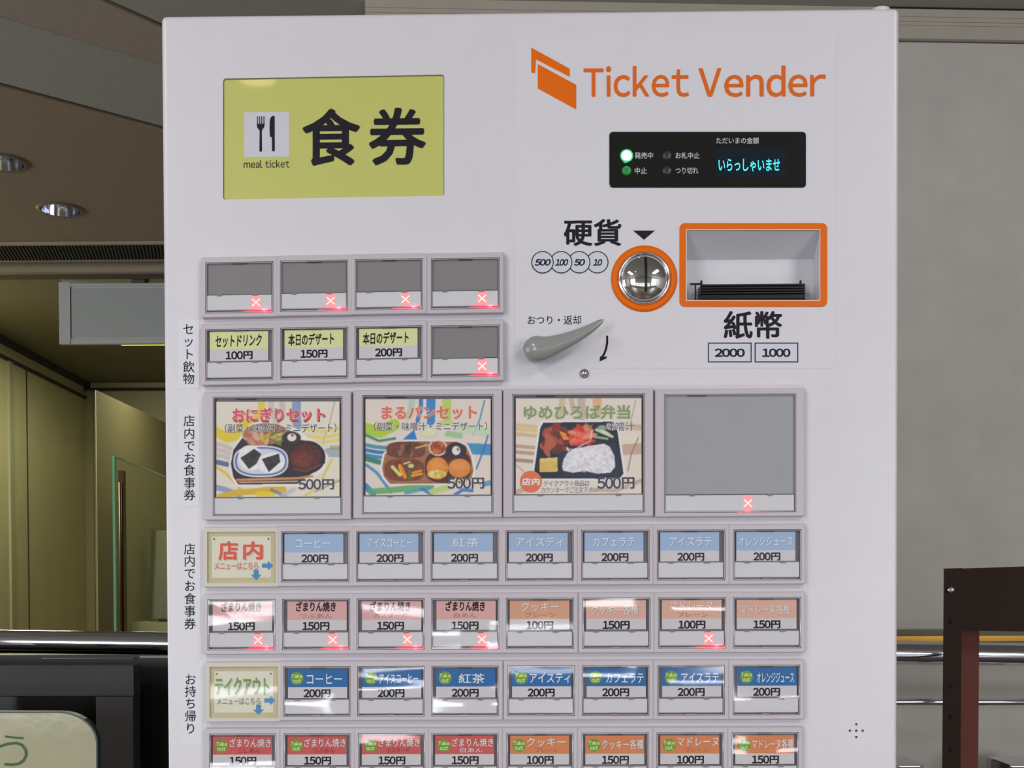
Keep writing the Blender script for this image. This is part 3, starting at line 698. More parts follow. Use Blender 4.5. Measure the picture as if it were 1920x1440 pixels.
b = MB(); b.tube([P(1650, 14, Y0+.02)+Vector((0,0,-.006)), P(1650, 14, Y0+.02)+Vector((0,0,-.0024)), P(1650, 14, Y0+.02)+Vector((0,0,-.0014))], [.0075,.0075,.0055], m_white, 20); b.build('top_cap', TM)
# coin/note panel overlay
m_over = mat('white_overlay_sheet', (221,219,228), 0.25)
b = MB(); b.slab(rr(965, 62, 1567, 690, 9), 0.00035, 0.0, m_over); ov = b.build('overlay_sheet', TM)
b = MB(); b.hexa([MP(u, v, .01) for u, v in ((1284,428),(1540,428),(1540,565.5),(1284,565.5))], [MP(u, v, -.01) for u, v in ((1284,428),(1540,428),(1540,565.5),(1284,565.5))], m_over); b.v = [(x-TM.location.x+0, y, z) for x, y, z in b.v] if False else b.v
boolean(ov, b); ov.data.materials.clear(); ov.data.materials.append(m_over)
HO = 0.0004
# --- sign
b = MB(); fr = [MP(u, v, 0) for u, v in sl(rr(419, 144.4, 832, 369.6, 5), 625, 0.0182)]
b.hexa([Vector((p.x, Y0+.0015, p.z)) for p in fr], [Vector((p.x, Y0+.0028, p.z)) for p in fr], mat('yellow_green_sign', (198,201,110), 0.35, coat=0.6, noise=0.01, nscale=12))
sgn = b.build('sign_panel', TM, label='yellow-green meal ticket sign panel')
p = Print(-0.0015); R_ = 0.0182
p.poly(sl([(458,208),(542,208),(542,292),(458,292)], 625, R_-.002)[:], mat('pale_print', (206,206,218), 0.4))
def rs(pts): return [(u, v-(u-500)*0.01) for u, v in pts]
mi_ = m_ink
for x in (481.8, 485.8, 489.8, 493.9): p.poly(rs([(x,218),(x+1.9,218),(x+1.9,233),(x,233)]), mi_)
p.poly(rs([(481.3,232),(496.2,232),(495.6,238),(492.6,242),(490.9,245),(491.3,284),(486.3,284),(486.8,245),(484.6,242),(481.9,238)]), mi_)
p.poly(rs([(511,217.5),(515,217.8),(515.2,283.5),(510,283.5),(509.8,258),(506,256),(505.3,240),(505.8,225),(508,219.5)]), mi_)
p.text('meal ticket', (457, 300, 542.8, 314.5), mi_, 0.004, rot=0.012, gap=0.085)
p.text('食', (566.5, 203.6, 675.6, 310.6), mi_, 0.020, rot=0.012)
p.text('券', (691, 201.6, 799, 309.6), mi_, 0.020, rot=0.012)
p.build('sign_print', sgn)
# --- logo and name
p = Print(HO)
p.poly([(996,89),(1068.5,129),(1068.5,144.2),(1005,111.5),(1003.5,137.5),(996,136)], m_orange)
p.poly([(1008.3,120),(1080.6,159),(1080.6,205.5),(1008.3,166)], m_orange)
p.text('Ticket', (1094, 123.5, 1292, 182), m_orange2, 0.014, gap=0.075, rot=0.004)
p.text('Vender', (1309.5, 123, 1549, 182), m_orange2, 0.014, gap=0.075, rot=0.004)
p.build('maker_print', TM, label='orange Ticket Vender lettering with folded-ticket emblem')
# --- display
b = MB(); b.slab(rr(1142.5, 246.5, 1511.5, 351.5, 7), 0.0012, -0.0005, mat('black_display', (14,14,18), 0.08, coat=1), bev=0.0004)
dsp = b.build('display_panel', TM, label='black display panel with green lamps and cyan greeting')
m_dt = mat('display_lettering', (190,190,196), .5)
p = Print(0.0013)
p.text('ただいまの金額', (1343, 257.5, 1423, 269.5), m_dt, 0.012)
p.text('発売中', (1190, 285.5, 1224.5, 297.5), m_dt, 0.012); p.text('中止', (1190, 314, 1212.8, 326), m_dt, 0.012)
p.text('お札中止', (1266.7, 285.5, 1311.7, 297.5), m_dt, 0.012); p.text('つり切れ', (1266.7, 314, 1309.5, 326), m_dt, 0.012)
p.build('lettering', dsp)
p = Print(0.0013); p.poly(rr(1341, 278, 1474, 332, 3), mat('screen_glass_dark', (16,24,32), 0.15, emit=(8,30,42), strength=.35))
p.text('いらっしゃいませ', (1347.3, 297.5, 1462.5, 321.5), mat('cyan_lit_text', (60,200,210), .5, emit=(70,220,228), strength=.95), 0.012, gap=0)
p.build('screen', dsp, label='small screen with cyan lit greeting')
for (u, v, r, m, lab) in ((1175,291.7,9.8, mat('lamp_green_lit', (180,255,210), .3, emit=(160,255,205), strength=1.9), 'lit bright green lamp'),
                     (1175,320,8.8, mat('lamp_green_dim', (30,120,60), .3, emit=(20,110,50), strength=.35), 'dim green lamp'),
                     (1251,291.7,8.8, mat('lamp_off', (50,50,54), .3), None), (1251,320,8.8, mat('lamp_off'), None)):
    b = MB(); c = MP(u, v, 0.0012); R0 = r*.0004
    b.lathe(c, [(R0,0),(R0*.9,.0007),(R0*.6,.0011),(0,.0013)], m, 24)
    if lab and 'lit' in lab: b.lathe(c, [(R0*1.25,0.00005),(R0,.0004)], mat('lamp_halo_ring', (20,170,90), .4, emit=(10,160,80), strength=.6), 24)
    b.build('lamp', dsp, label=lab)
l = bpy.data.lights.new('green_lamp_light', 'POINT'); l.energy = .0012; l.color = (.2,1,.5); l.shadow_soft_size = .002
o = bpy.data.objects.new('green_lamp_light', l); COL.objects.link(o); o.location = MP(1175, 291.7, .006)
# --- coin and note prints
p = Print(HO)
p.text('硬貨', (1056.7, 410.7, 1165.3, 461.3), m_ink, 0.020)
p.poly([(1186.7,432.3),(1228.3,432.3),(1207.4,449.6)], m_ink)
m_coinfill = mat('pale_blue_print', (208,212,226), .4)
for i, (cx, t, x0, x1) in enumerate(((1120,'10',1112,1129.5),(1086,'50',1076,1097),(1052.3,'100',1041,1065.3),(1017.3,'500',1002.3,1032.8))):
    p.poly(circ(cx, 491.7, 21), m_ink); p.poly(circ(cx, 491.7, 19.2), m_coinfill)
    p.text(t, (x0, 485.7, x1, 498.4), m_ink, 0.036, shear=0.22)
p.build('coin_print', TM); p = Print(HO)
p.text('紙幣', (1356.7, 583, 1466.7, 635.5), m_ink, 0.020)
for x0, x1, t, a, c in ((1327.3,1409.3,'2000',1340,1396.7),(1415,1496.7,'1000',1429,1482.3)):
    p.poly([(x0,642.3),(x1,642.3),(x1,679.5),(x0,679.5)], m_ink); p.poly([(x0+2,644.3),(x1-2,644.3),(x1-2,677.5),(x0+2,677.5)], m_coinfill)
    p.text(t, (a, 653.3, c, 669.5), m_ink, 0.034)
p.build('note_print', TM); p = Print(HO)
p.text('おつり・返却', (989.3, 591.5, 1089.5, 608.5), m_ink, 0.008)
p.build('return_print', TM); p = Print(HO)
p.polys(thick([(1138.5,630),(1138.5,642),(1136.5,654),(1132.5,664),(1126,674)], 4), m_ink)
p.poly([(1124,678),(1125,668),(1138.5,668.5),(1137,672)], m_ink)
p.build('arrow_print', TM)
# --- coin slot
c = MP(1207.7, 522.7, HO); pxm = .0004
b = MB(); ro, ri = 61.5*pxm, 48*pxm
b.lathe(c, [(ro, 0), (ro*.995, .0009), (ri, .0011), (ri, 0)], m_orange, 64); co_ = b.build('coin_slot', TM, label='round coin slot with an orange ring')
b = MB(); b.lathe(c, [(49*pxm,0),(49*pxm,.0016),(48.3*pxm,.0024),(47*pxm,.0030),(45.6*pxm,.0031),(44.5*pxm,.0027),(43.8*pxm,.0016)], mat('satin_chrome', (228,228,232), 0.16, 1.0), 64); b.build('bezel', co_, label='chrome bezel')
b = MB(); Rd = 43.8*pxm; b.lathe(c, [(Rd*math.sin(a), .0008+.0085*math.cos(a)) for a in [math.radians(x) for x in range(90, -1, -5)]], m_chrome, 64); b.build('dome', co_, label='convex mirror-bright dome')
b = MB(); sv = [MP(1206.2,481,.0)+Vector((0,-.002,0))]
prof = []
for k in range(13):
    v = 481+71*k/12; t_ = (v-522.7)/43.8; hh = .0008+.0085*math.sqrt(max(0,1-t_*t_))+.0002+HO; prof.append((v, hh))
for k in range(12):
    (va_, ha), (vb_, hb) = prof[k], prof[k+1]
    b.face([Vector((MP(1206.3+.02*0,va_).x, Y0-ha, MP(1206,va_).z)), Vector((MP(1211.3,va_).x, Y0-ha, MP(1211,va_).z)), Vector((MP(1211.3,vb_).x, Y0-hb, MP(1211,vb_).z)), Vector((MP(1206.3,vb_).x, Y0-hb, MP(1206,vb_).z))], m_black)
b.build('slot', co_)
# --- note slot
b = MB(); O_ = rr(1274.5, 418, 1551, 574.8, 10, 6); I_ = rr(1286, 429.5, 1538.5, 564, 1.5, 6)
b.ring(O_, I_, 0.0012, 0.0, m_orange, bev=0.0002); ns = b.build('note_slot', TM, label='note slot with a bright orange surround')
b = MB(); b.ring(rr(1285, 428.5, 1539.5, 565, 2, 4), rr(1287.5, 431, 1537, 562.6, 2, 4), 0.0008, 0.0, mat('white_lip', (236,234,238), .3)); b.build('lip', ns)
b = MB(); a = P(1314, 531, YBR-.012); c2 = P(1507, 566, YBR-.012)
for k, (v0, v1, dy) in enumerate(((531,536,.013),(536,541,.0145),(541,546,.016),(546,551,.0165),(551,560,.0175))):
    q0, q1 = P(1314, v1, YBR-dy), P(1509, v0, YBR-dy); b.box((q0.x, YBR-dy, q0.z), (q1.x, YBR, q1.z-.0003), m_black)
q0, q1 = P(1318, 563.5, YBR-.0185), P(1497, 559, YBR-.0185)
b.hexa([P(1312,560,YBR-.017), P(1509,560,YBR-.017), P(1496,564.5,YBR-.017), P(1318,564.5,YBR-.017)], [P(1312,560,YBR-.001), P(1509,560,YBR-.001), P(1496,564.5,YBR-.001), P(1318,564.5,YBR-.001)], m_black)
b.build('note_mouth', ns, label='black ribbed note mouth')
for u in (1315, 1501):
    b = MB(); q = P(u, 531, YBR-.012); b.tube([q+Vector((0,0,-.001)), q+Vector((0,0,.0016)), q+Vector((0,0,.0022))], [.0009,.0009,.0004], m_black, 12); b.build('peg', ns)
b = MB()
def q2(u0, v0, u1, v1, dy=.010):
    a, c = P(u0, v1, YBR-dy), P(u1, v0, YBR-dy); b.box((a.x, YBR-dy, a.z), (c.x, YBR-dy+.002, c.z), m_black)
q2(1294, 530.5, 1313, 533.5); q2(1303, 533, 1305.5, 562); b.build('guide_bracket', ns); b = MB(); q2(1507.5, 532, 1509.5, 562)
b.build('guide_bracket', ns)
# --- return lever
m_lev = mat('grey_lever', (146,149,147), 0.22, coat=.3)
st = [(981,656,2),(983,655.5,9),(988,655,16.5),(995,655,22),(1003,655,24.5),(1013,655,24),(1024,653.5,21.5),(1038,649,18.5),(1055,643,15.8),(1075,635,13),(1095,625,10.3),(1110,616.5,8.2),(1121,609,6),(1128,604.5,3.6),(1130.5,602.8,1)]
b = MB(); n = 20; vs = []
for i, (u, v, r) in enumerate(st):
    a0, a1 = st[max(0,i-1)], st[min(len(st)-1,i+1)]; dx, dy = a1[0]-a0[0], a1[1]-a0[1]; L = math.hypot(dx, dy); nx, ny = -dy/L, dx/L
    t_ = i/(len(st)-1); h0 = .012+.006*t_; dp = r*pxm*.75
    for k in range(n):
        an = 2*math.pi*k/n; q = MP(u+nx*r*math.cos(an), v+ny*r*math.cos(an), .012); vs.append((q.x, Y0-(h0+dp*math.sin(an)), q.z))
fs = [(i*n+k, i*n+(k+1) % n, (i+1)*n+(k+1) % n, (i+1)*n+k) for i in range(len(st)-1) for k in range(n)]
b.mesh(vs, fs, m_lev, True); lv = b.build('return_lever', TM, label='grey curved coin-return lever')
b = MB(); cc = MP(1003, 655, .008); b.tube([Vector((cc.x, Y0, cc.z)), Vector((cc.x, Y0-.009, cc.z))], .008, m_lev, 24); b.build('pivot', lv)
b = MB(); cc = MP(1095.7, 700.7, 0); b.lathe(cc, [(.0034,0),(.0034,.0008),(.0028,.0012)], mat('lock_ring', (150,146,150), .3, .8), 28); b.lathe(cc, [(.0028,.0010),(.0020,.0034),(0,.0036)], mat('lock_core', (196,190,180), .25, .9), 28); b.build('lock', TM, label='tiny metal lock barrel below the lever')
# --- side tapes
for (u0, v0, u1, v1, t, cx, ys, lab) in (
    (333.3,598,374.3,728,'セット飲物',353.5,(617,640,664,687.6,710),'white tape strip beside the second button row'),
    (333.8,767.5,374.3,950,'店内でお食事券',354.8,(789,812.4,835.4,858.6,881.6,905.3,928),'white tape strip beside the picture buttons'),
    (335.8,1009,375.3,1190.5,'店内でお食事券',355.6,(1029.3,1052,1074.9,1098.8,1122.4,1145.8,1169.4),'white tape strip beside the pale blue buttons'),
    (336.8,1248,378.2,1396.5,'お持ち帰り',357,(1273.9,1296.1,1318.9,1342.5,1365.9),'white tape strip beside the bottom rows')):
    b = MB(); b.slab([(u0,v0+.7),(u1,v0),(u1,v1-.5),(u0,v1)], 0.00025, -0.0001, m_tape); tp = b.build('tape_label', TM, label=lab)
    p = Print(0.00026)
    for ch, y in zip(t, ys): p.char(ch, cx+(y-ys[0])*.004, y, 22.5, m_ink, 0.006)
    p.build('lettering', tp)
# --- speaker holes
b = MB()
for du, dv in ((0,0),(-12,0),(12,0),(0,-12),(0,12)):
    b.flat(circ(1605.5+du, 1370+dv, 2.3, 14), 0.00015, m_black)
b.build('speaker_holes', TM, fix=False)
# --- button bank
m_x = None
HP, HB = 0.0010, 0.0065
b = MB(); b.slab([(382,484),(940.5,476),(940.5,722),(382,722)], HP, 0, m_lilac_d)
b.slab([(384.5,725),(1506.5,720.7),(1504.5,1800),(389.5,1800)], HP, 0, m_lilac_d); bank = b.build('button_bank_plate', TM)
cov = {'a': cover_mat('clear_cover', 0.00005, 20, 60), 'b': cover_mat('clear_cover_film', 0.00014, 9, 45, base=0.02), 'c': cover_mat('clear_cover_wavy_film', 0.00026, 9, 50, base=0.02)}
m_clip = mat('grey_clip', (128,124,130), .4); m_tab = mat('dark_tab', (58,52,60), .35)
m_x = mat('lit_cross', (255,215,190), .5, emit=(255,205,170), strength=1.15)
m_xg = mat('lit_lamp_window', (250,160,170), .5, emit=(255,130,145), strength=.36)
m_red = mat('lit_red_edge', (240,60,80), .5, emit=(250,60,90), strength=.85)
m_blank = mat('blank_grey_card', (133,130,133), .55, noise=.015, nscale=60)
m_ring_l = mat('cover_edge_light', (206,204,212), .12, coat=1)
def cell(u, v, w, h, sx=8.5, sy=10, ey=8, blank=False, off=False, ck='a', label=None, card=None, split=None, lay=None, big=False, kcard=None, sxr=None, v2=None):
    """one button: frame, dark well, card, blank strip, clear cover; u, v is the top-left corner of its window"""
    sxr = sx if sxr is None else sxr
    SH[0], SH[1] = (u, .0165 if v < 600 else .0155 if v < 700 else .0055 if v < 900 else .0047 if v < 1100 else .0037 if v < 1200 else .0033 if v < 1300 else .0025)
    b = MB(); O_ = rr(u-sx+.9, v-sy, u+w+sxr-.9, v+h+ey, 1.2, 2); I_ = rr(u, v, u+w, v+h, 1.2, 2)
    b.ring(O_, I_, HB, HP, m_lilac, m_well, bev=0.0007)
    bt = b.build('button', TM, label=label)
    b = MB(); b.slab([(u-.5,v-.5),(u+w+.5,v-.5),(u+w+.5,v+h+.5),(u-.5,v+h+.5)], HP+.0012, HP, m_well); b.build('well', bt)
    hc = HP+.0030
    ys = lay[0]; ye = lay[1]
    b = MB(); b.slab([(u+2,v+ye[0]),(u+w-3,v+ye[0]),(u+w-3,v+ye[1]),(u+2,v+ye[1])], hc+.0008, HP+.001, m_paper, bev=.0005); b.build('blank_strip', bt)
    if blank:
        b = MB(); b.slab([(u+2,v+3),(u+w-3,v+3),(u+w-3,v+ye[0]-1),(u+2,v+ye[0]-1)], hc, HP+.001, m_blank); b.build('blank_card', bt)
    b = MB()
    for fx in ((.16,.25),(.68,.78)) if not big else ((.19,.235),(.78,.825)):
        b.slab([(u+w*fx[0], v+ye[0]-2.2),(u+w*fx[1], v+ye[0]-2.2),(u+w*fx[1]-1.5, v+ye[0]+2.4),(u+w*fx[0]+1.5, v+ye[0]+2.4)], hc+.0012, HP+.001, m_clip)
    b.slab([(u+2, v+ye[0]-2.0),(u+w-3, v+ye[0]-2.0),(u+w-3, v+ye[0]-.7),(u+2, v+ye[0]-.7)], hc+.0010, HP+.001, m_clip); b.build('divider_clip', bt)
    b = MB(); tx = (.40,.60) if not big else (.18,.32)
    b.slab([(u+w*tx[0], v+.5),(u+w*tx[1], v+.5),(u+w*tx[1], v+4),(u+w*tx[0], v+4)], HB-.0012, HP+.001, m_tab)
    if v > 980: b.slab([(u+w*.42, v+h-4),(u+w*.56, v+h-4),(u+w*.54, v+h-.8),(u+w*.44, v+h-.8)], HB-.0012, HP+.001, m_clip)
    b.build('cover_tab', bt)
    # clear cover: a thin tray with its own tilt and a bright moulded edge
    hf = HB-.0006; b = MB(); tl = random.uniform(-.0004, .0004)*(1 if ck == 'a' else 2.2)
    c4 = [MP(u+1.5, v+1.5, hf), MP(u+w-1.5, v+1.5, hf), MP(u+w-1.5, v+h-1.5, hf), MP(u+1.5, v+h-1.5, hf)]
    for k, q in enumerate(c4): q.y += tl*(1 if k < 2 else -1)*.5+random.uniform(-.00005,.00005)
    b.face(c4, cov[ck]); b.build('cover', bt, fix=False)
    b = MB(); b.ring(rr(u+1, v+1, u+w-1, v+h-1, 2, 2), rr(u+2.1, v+2.1, u+w-2.1, v+h-2.1, 2, 2), hf, hf-.001, m_ring_l); b.build('cover_rim', bt)
    if off:
        ox = .745 if not big else .635
        cx, cy = u+w*ox, v+(ye[0]+ye[1])/2+.5
        p = Print(hc+.00082); p.poly([(cx-8,v+ye[0]+1),(cx+8,v+ye[0]+1),(cx+8,v+ye[1]-1),(cx-8,v+ye[1]-1)], m_xg)
        p.polys(thick([(cx-7,cy-6.5),(cx+7,cy+6.5)], 1.8), m_x); p.polys(thick([(cx+7,cy-6.5),(cx-7,cy+6.5)], 1.8), m_x)
        p.build('sold_out_lamp', bt, label='glowing red sold-out cross')
        b = MB(); e0 = v+ye[1]+.6; x0_, x1_ = (cx-26, u+w-2) if not big else (cx-22, cx+22)
        b.slab([(x0_, e0+2.2),(cx-14, e0),(x1_, e0),(x1_, v+h-.6),(x0_+14, v+h-.6),(x0_, e0+3.2)], HP+.0022, HP+.001, m_red); b.build('lit_edge', bt, label='red glowing lower edge')
        l = bpy.data.lights.new('red_glow', 'POINT'); l.energy = .0022; l.color = (1,.07,.12); l.shadow_soft_size = .0012
        o = bpy.data.objects.new('red_glow', l); COL.objects.link(o); o.location = MP((cx+(x1_ if not big else cx))/2, v+h-3.2, HP+.0032)
    return bt, hc
def card_print(bt, u, v, top, hc, rect, split, name_m, price, pm_, fn):
    x0, y0, x1, y1 = rect
    b = MB(); b.slab([(u+x0,v+y0),(u+x1,v+y0),(u+x1,v+y1),(u+x0,v+y1)], hc, HP+.001, m_paper2); cd = b.build('price_card', bt)
    p = Print(hc); p.poly([(u+x0,v+y0),(u+x1,v+y0),(u+x1,v+split),(u+x0,v+split)], name_m)
    p.text(price, (u+38, v+split+3.8, u+88.8, v+split+19.4), pm_, 0.034)
    fn(p); p.build('card_print', cd)
LAY = ((5, 59), (61.5, 91))
m_yel = mat('pale_yellow_print', (222,226,166), .6); m_brush = mat('brush_ink', (44,36,36), .6, spec=.1); m_price = mat('price_ink', (62,58,64), .6, spec=.1); m_priced = mat('price_ink_dark', (34,30,38), .6, spec=.1)
m_lblue = mat('pale_blue_card', (160,186,222), .6); m_blue = mat('strong_blue_card', (22,104,172), .6); m_pink = mat('pink_card', (222,172,172), .6)
m_org = mat('faded_orange_card', (216,160,132), .6); m_org2 = mat('orange_card', (220,132,84), .6); m_redc = mat('red_card', (208,86,84), .6)
m_wt = mat('white_lettering', (232,236,242), .5); m_gs = mat('lettering_shadow', (118,130,152), .6); m_ob = mat('orange_brown_lettering', (176,96,60), .6); m_badge = mat('green_badge', (104,160,52), .6); m_badge2 = mat('badge_lettering', (232,238,160), .6)
m_rd = mat('dark_red_lettering', (150,36,44), .6); m_gsb = mat('lettering_shadow_orange', (150,110,90), .6)
m_pkb = mat('faded_brown_lettering', (150,112,112), .6)
W = 127.5
# row 1: four blank sold-out buttons
for u, v in zip((385,525,665.3,808), (492,489,486.2,484.6)):
    cell(u, v, W+ (1.5 if u > 700 else 0), 95.8, blank=True, off=True, lay=((5,59),(61.5,90.5)), label='blank grey button in the top row with a red sold-out cross')
# row 2
for i, (u, v, nm, pr) in enumerate(((385,617.4,'セットドリンク','100円'),(525.3,614.6,'本日のデザート','150円'),(665.2,612,'本日のデザート','200円'))):
    bt, hc = cell(u, v, W, 97, lay=((5,60),(62,91.5)), label='pale yellow %s button' % ('set drink 100 yen' if i == 0 else 'dessert of the day %s yen' % pr[:-1]))
    def fn(p, u=u, v=v, nm=nm, i=i):
        p.text(nm, (u+(19 if i == 0 else 15), v+11, u+(106 if i == 0 else 101), v+34), m_brush, 0.026, shear=0.12 if i == 0 else 0.05, rot=0.02)
    card_print(bt, u, v, 0, hc, (8.2,5,117.5,60), 38, m_yel, pr, m_priced, fn)
cell(808, 610.6, W+1.5, 97, blank=True, off=True, lay=((5,59),(62,91.5)), label='blank grey sold-out button at the end of the drink row')
# rows 4 to 7
R4 = [387,527,667.8,807.6,947.8,1089.7,1231.8,1374.5]; R5 = [389,528.9,668.8,808.5,948.7,1092,1233.9,1374.5]
R6 = [390.5,531,669.8,808.8,951.3,1091,1232.5,1373.9]; R7 = [392,532,671.3,808.8,949.5,1090.5,1231.2,1371.8]
NM = [None,('コーヒー',27,93),('アイスコーヒー',21,105),('紅茶',41,90),('アイスティ',20,108),('カフェラテ',22,101),('アイスラテ',24,103),('オレンジジュース',11,112)]
EN = [None,'coffee','iced coffee','tea','iced tea','cafe latte','iced latte','orange juice']
def shadow_text(p, t, box, m, ms, bold=.0, sh=0.9):
    p.text(t, tuple(c+sh for c in box), ms, bold); p.text(t, box, m, bold)
def sign_card(u, v, title, tm, sm_, ts, lab):
    SH[0], SH[1] = (u, .004)
    b = MB(); O_ = rr(u-8+.9, v-9, u+W+6, v+104, 1.2, 2); I_ = rr(u, v, u+W+1, v+96, 1, 2)
    m_bf = mat('beige_frame', (208,203,194), .35)
    b.ring(O_, I_, HB, HP, m_bf, m_bf, bev=.0007); bt = b.build('menu_marker', TM, label=lab)
    b = MB(); b.slab([(u,v),(u+W+1,v),(u+W+1,v+96),(u,v+96)], HB-.0016, HP, mat('khaki_board', (198,190,152), .6, noise=.05, nscale=90)); b.build('board', bt)
    p = Print(HB-.0016); p.poly([(u+9,v+8.5),(u+W-8,v+8.5),(u+W-8,v+86),(u+9,v+86)], mat('cream_board', (226,224,206), .6))
    for x in (u+13.5, u+W-12.5): p.poly(circ(x, v+13.5, 2.2, 14), m_clip)
    ms = mat('soft_shadow_print', (176,174,170), .6)
    x0, y0, x1, y1 = ts
    if len(title) == 2:
        for k, ch in enumerate(title):
            bx = (u+x0+k*46.5, v+y0+k*1.0, u+x0+k*46.5+37, v+y1-k*1)
            p.text(ch, tuple(c+1.5 for c in bx), ms, .03); p.text(ch, bx, mat('pale_outline', (244,236,232), .6), .045); p.text(ch, bx, tm, .03)
    else:
        bx = (u+x0, v+y0, u+x1, v+y1)
        p.text(title, tuple(c+1.5 for c in bx), ms, .03); p.text(title, bx, mat('pale_green_outline', (214,232,206), .6), .05); p.text(title, bx, tm, .02)
    sb = (u+14, v+ (57 if len(title) == 2 else 58.5), u+(96 if len(title) == 2 else 96), v+71)
    p.text('メニューはこちら', sb, sm_[0], .05); p.text('メニューはこちら', sb, sm_[1], .008)
    m_ar = mat('blue_arrow', (62,140,196), .5)
    ax, ay = u+103, v+(63.5 if len(title) == 2 else 63.5)
    p.poly([(ax,ay-4),(ax+11,ay-4),(ax+11,ay-9),(ax+20.5,ay),(ax+11,ay+9),(ax+11,ay+4),(ax,ay+4)], m_ar)
    ax, ay = u+92, v+71.5
    p.poly([(ax-4.5,ay),(ax+4.5,ay),(ax+4.5,ay+9),(ax+10,ay+9),(ax,ay+19),(ax-10,ay+9),(ax-4.5,ay+9)], m_ar)
    p.build('board_print', bt)
    b = MB(); b.face([MP(a, c, HB-.0008) for a, c in ((u+1,v+1),(u+W,v+1),(u+W,v+95),(u+1,v+95))], cov['a']); b.build('cover', bt, fix=False)
sign_card(388.2, 997.4, '店内', mat('red_title', (226,92,70), .6), (mat('pale_pink_outline', (232,196,190), .6), mat('brick_sub', (214,120,110), .6)), (21,17,100,53), 'cream eat-in menu marker with red characters and blue arrows')
sign_card(392.7, 1250.3, 'テイクアウト', mat('green_title', (106,160,62), .6), (mat('pale_green_outline'), mat('olive_sub', (120,134,104), .6)), (10,20,112,53), 'cream takeout menu marker with green characters and blue arrows')
for i in range(1, 8):
    u = R4[i]; v = 997-(4.5*i/7); nm, a, c = NM[i]
    bt, hc = cell(u, v, W+.6, 95.5, ck='a', lay=((5,59),(61.5,90.5)), label='pale blue eat-in %s button' % EN[i])
    def fn(p, u=u, v=v, nm=nm, a=a, c=c): shadow_text(p, nm, (u+a, v+14, u+c, v+31), m_wt, m_gs, 0.004, .8)
    card_print(bt, u, v, 0, hc, (6.2,5.2,116.5,59.5), 39.5, m_lblue, '200円', m_price, fn)
R5S = [('ざまりん焼き',26,101,'こしあん','150円','sweet bean cake, smooth'),('ざまりん焼き',26,101,'つぶあん','150円','sweet bean cake, chunky'),('ざまりん焼き',25,101,'カスタード','150円','custard cake'),('ざまりん焼き',27,101,'白あん','150円','white bean cake'),
       ('クッキー',29,99,'プレーン','100円','plain cookie'),('クッキー各種',17,105,'','150円','assorted cookie'),('マドレーヌ',22,102,'プレーン','100円','plain madeleine'),('マドレーヌ各種',15,107,'','150円','assorted madeleine')]
for i in range(8):
    u = R5[i]; v = 1123.4-(3.6*i/7); nm, a, c, sub, pr, en = R5S[i]; off = i in (0,1,2,3,6)
    bt, hc = cell(u, v, W, 96, ck='c' if i != 4 else 'a', off=off, lay=((5,59),(63,90.5)), label='%s eat-in %s button%s' % ('pink' if i < 4 else 'faded orange', en, ' with a sold-out cross' if off else ''))
    def fn(p, u=u, v=v, nm=nm, a=a, c=c, sub=sub, i=i):
        if i < 4:
            p.text(nm, (u+a, v+5, u+c, v+24.5), m_brush, 0.03, shear=.05)
            p.text(sub, (u+33 if i != 3 else u+42, v+27.5, u+94 if i != 3 else u+85, v+36.5), m_pkb, 0.0)
        else:
            shadow_text(p, nm, (u+a, v+(8 if sub else 14), u+c, v+(25 if sub else 32)), m_wt, m_gsb, 0.0, .8)
            if sub: p.text(sub, (u+36, v+27.5, u+94, v+36.5), m_ob, 0.0)
    card_print(bt, u, v, 0, hc, (10,5,121,59.5) if i < 4 else (7,5,119,59.5), 39.5, m_pink if i < 4 else (m_org if i == 4 else mat('faded_peach_card', (224,176,160), .6)), pr, m_priced, fn)
def badge(p, x, y):
    p.poly(circ(x, y, 12.2, 28), m_badge)
    p.text('Take', (x-10.5, y-8.2, x+10.5, y-.6), m_badge2, 0.022); p.text('out', (x-7.5, y+1.2, x+7.5, y+8.6), m_badge2, 0.022)
N6 = [None,(44,110),(41,114),(51,100),(42,118),(45,116),(45,115),(45,115)]
for i in range(1, 8):
    u = R6[i]; v = 1250-(3.2*i/7); a, c = N6[i]
    bt, hc = cell(u, v, W-1, 94.5, ck='c' if i not in (4,) else 'a', lay=((5,59),(62.5,89.5)), label='strong blue takeout %s button' % EN[i])
    def fn(p, u=u, v=v, nm=NM[i][0], a=a, c=c):
        badge(p, u+25.7, v+22.5); p.text(nm, (u+a, v+14.5, u+c, v+33), m_wt, 0.008)
    card_print(bt, u, v, 0, hc, (9,5.5,120,59.5), 39, m_blue, '200円', m_priced, fn)
for i in range(8):
    u = R7[i]; v = 1375.6-(2.5*i/7); nm, a, c, sub, pr, en = R5S[i]
    bt, hc = cell(u, v, W-1.5, 95, ck='c' if i not in (3,4) else 'b', lay=((5,59),(63,90)), label='%s takeout %s button' % ('red' if i < 4 else 'orange', en))
    def fn(p, u=u, v=v, nm=nm, sub=sub, i=i):
        badge(p, u+23.5, v+23.5)
        shadow_text(p, nm, (u+38.5, v+(9.5 if sub else 13), u+(116 if len(nm) > 4 else 111), v+(25.5 if sub else 31)), m_wt, m_gsb, 0.004, .7)
        if sub: p.text(sub, (u+54, v+27.5, u+96, v+36.5), m_rd if i < 3 else (m_wt if i == 3 else m_ob), 0.0)
    card_print(bt, u, v, 0, hc, (7,5.5,117.5,59.5), 39.5, m_redc if i < 4 else m_org2, pr, m_priced, fn)
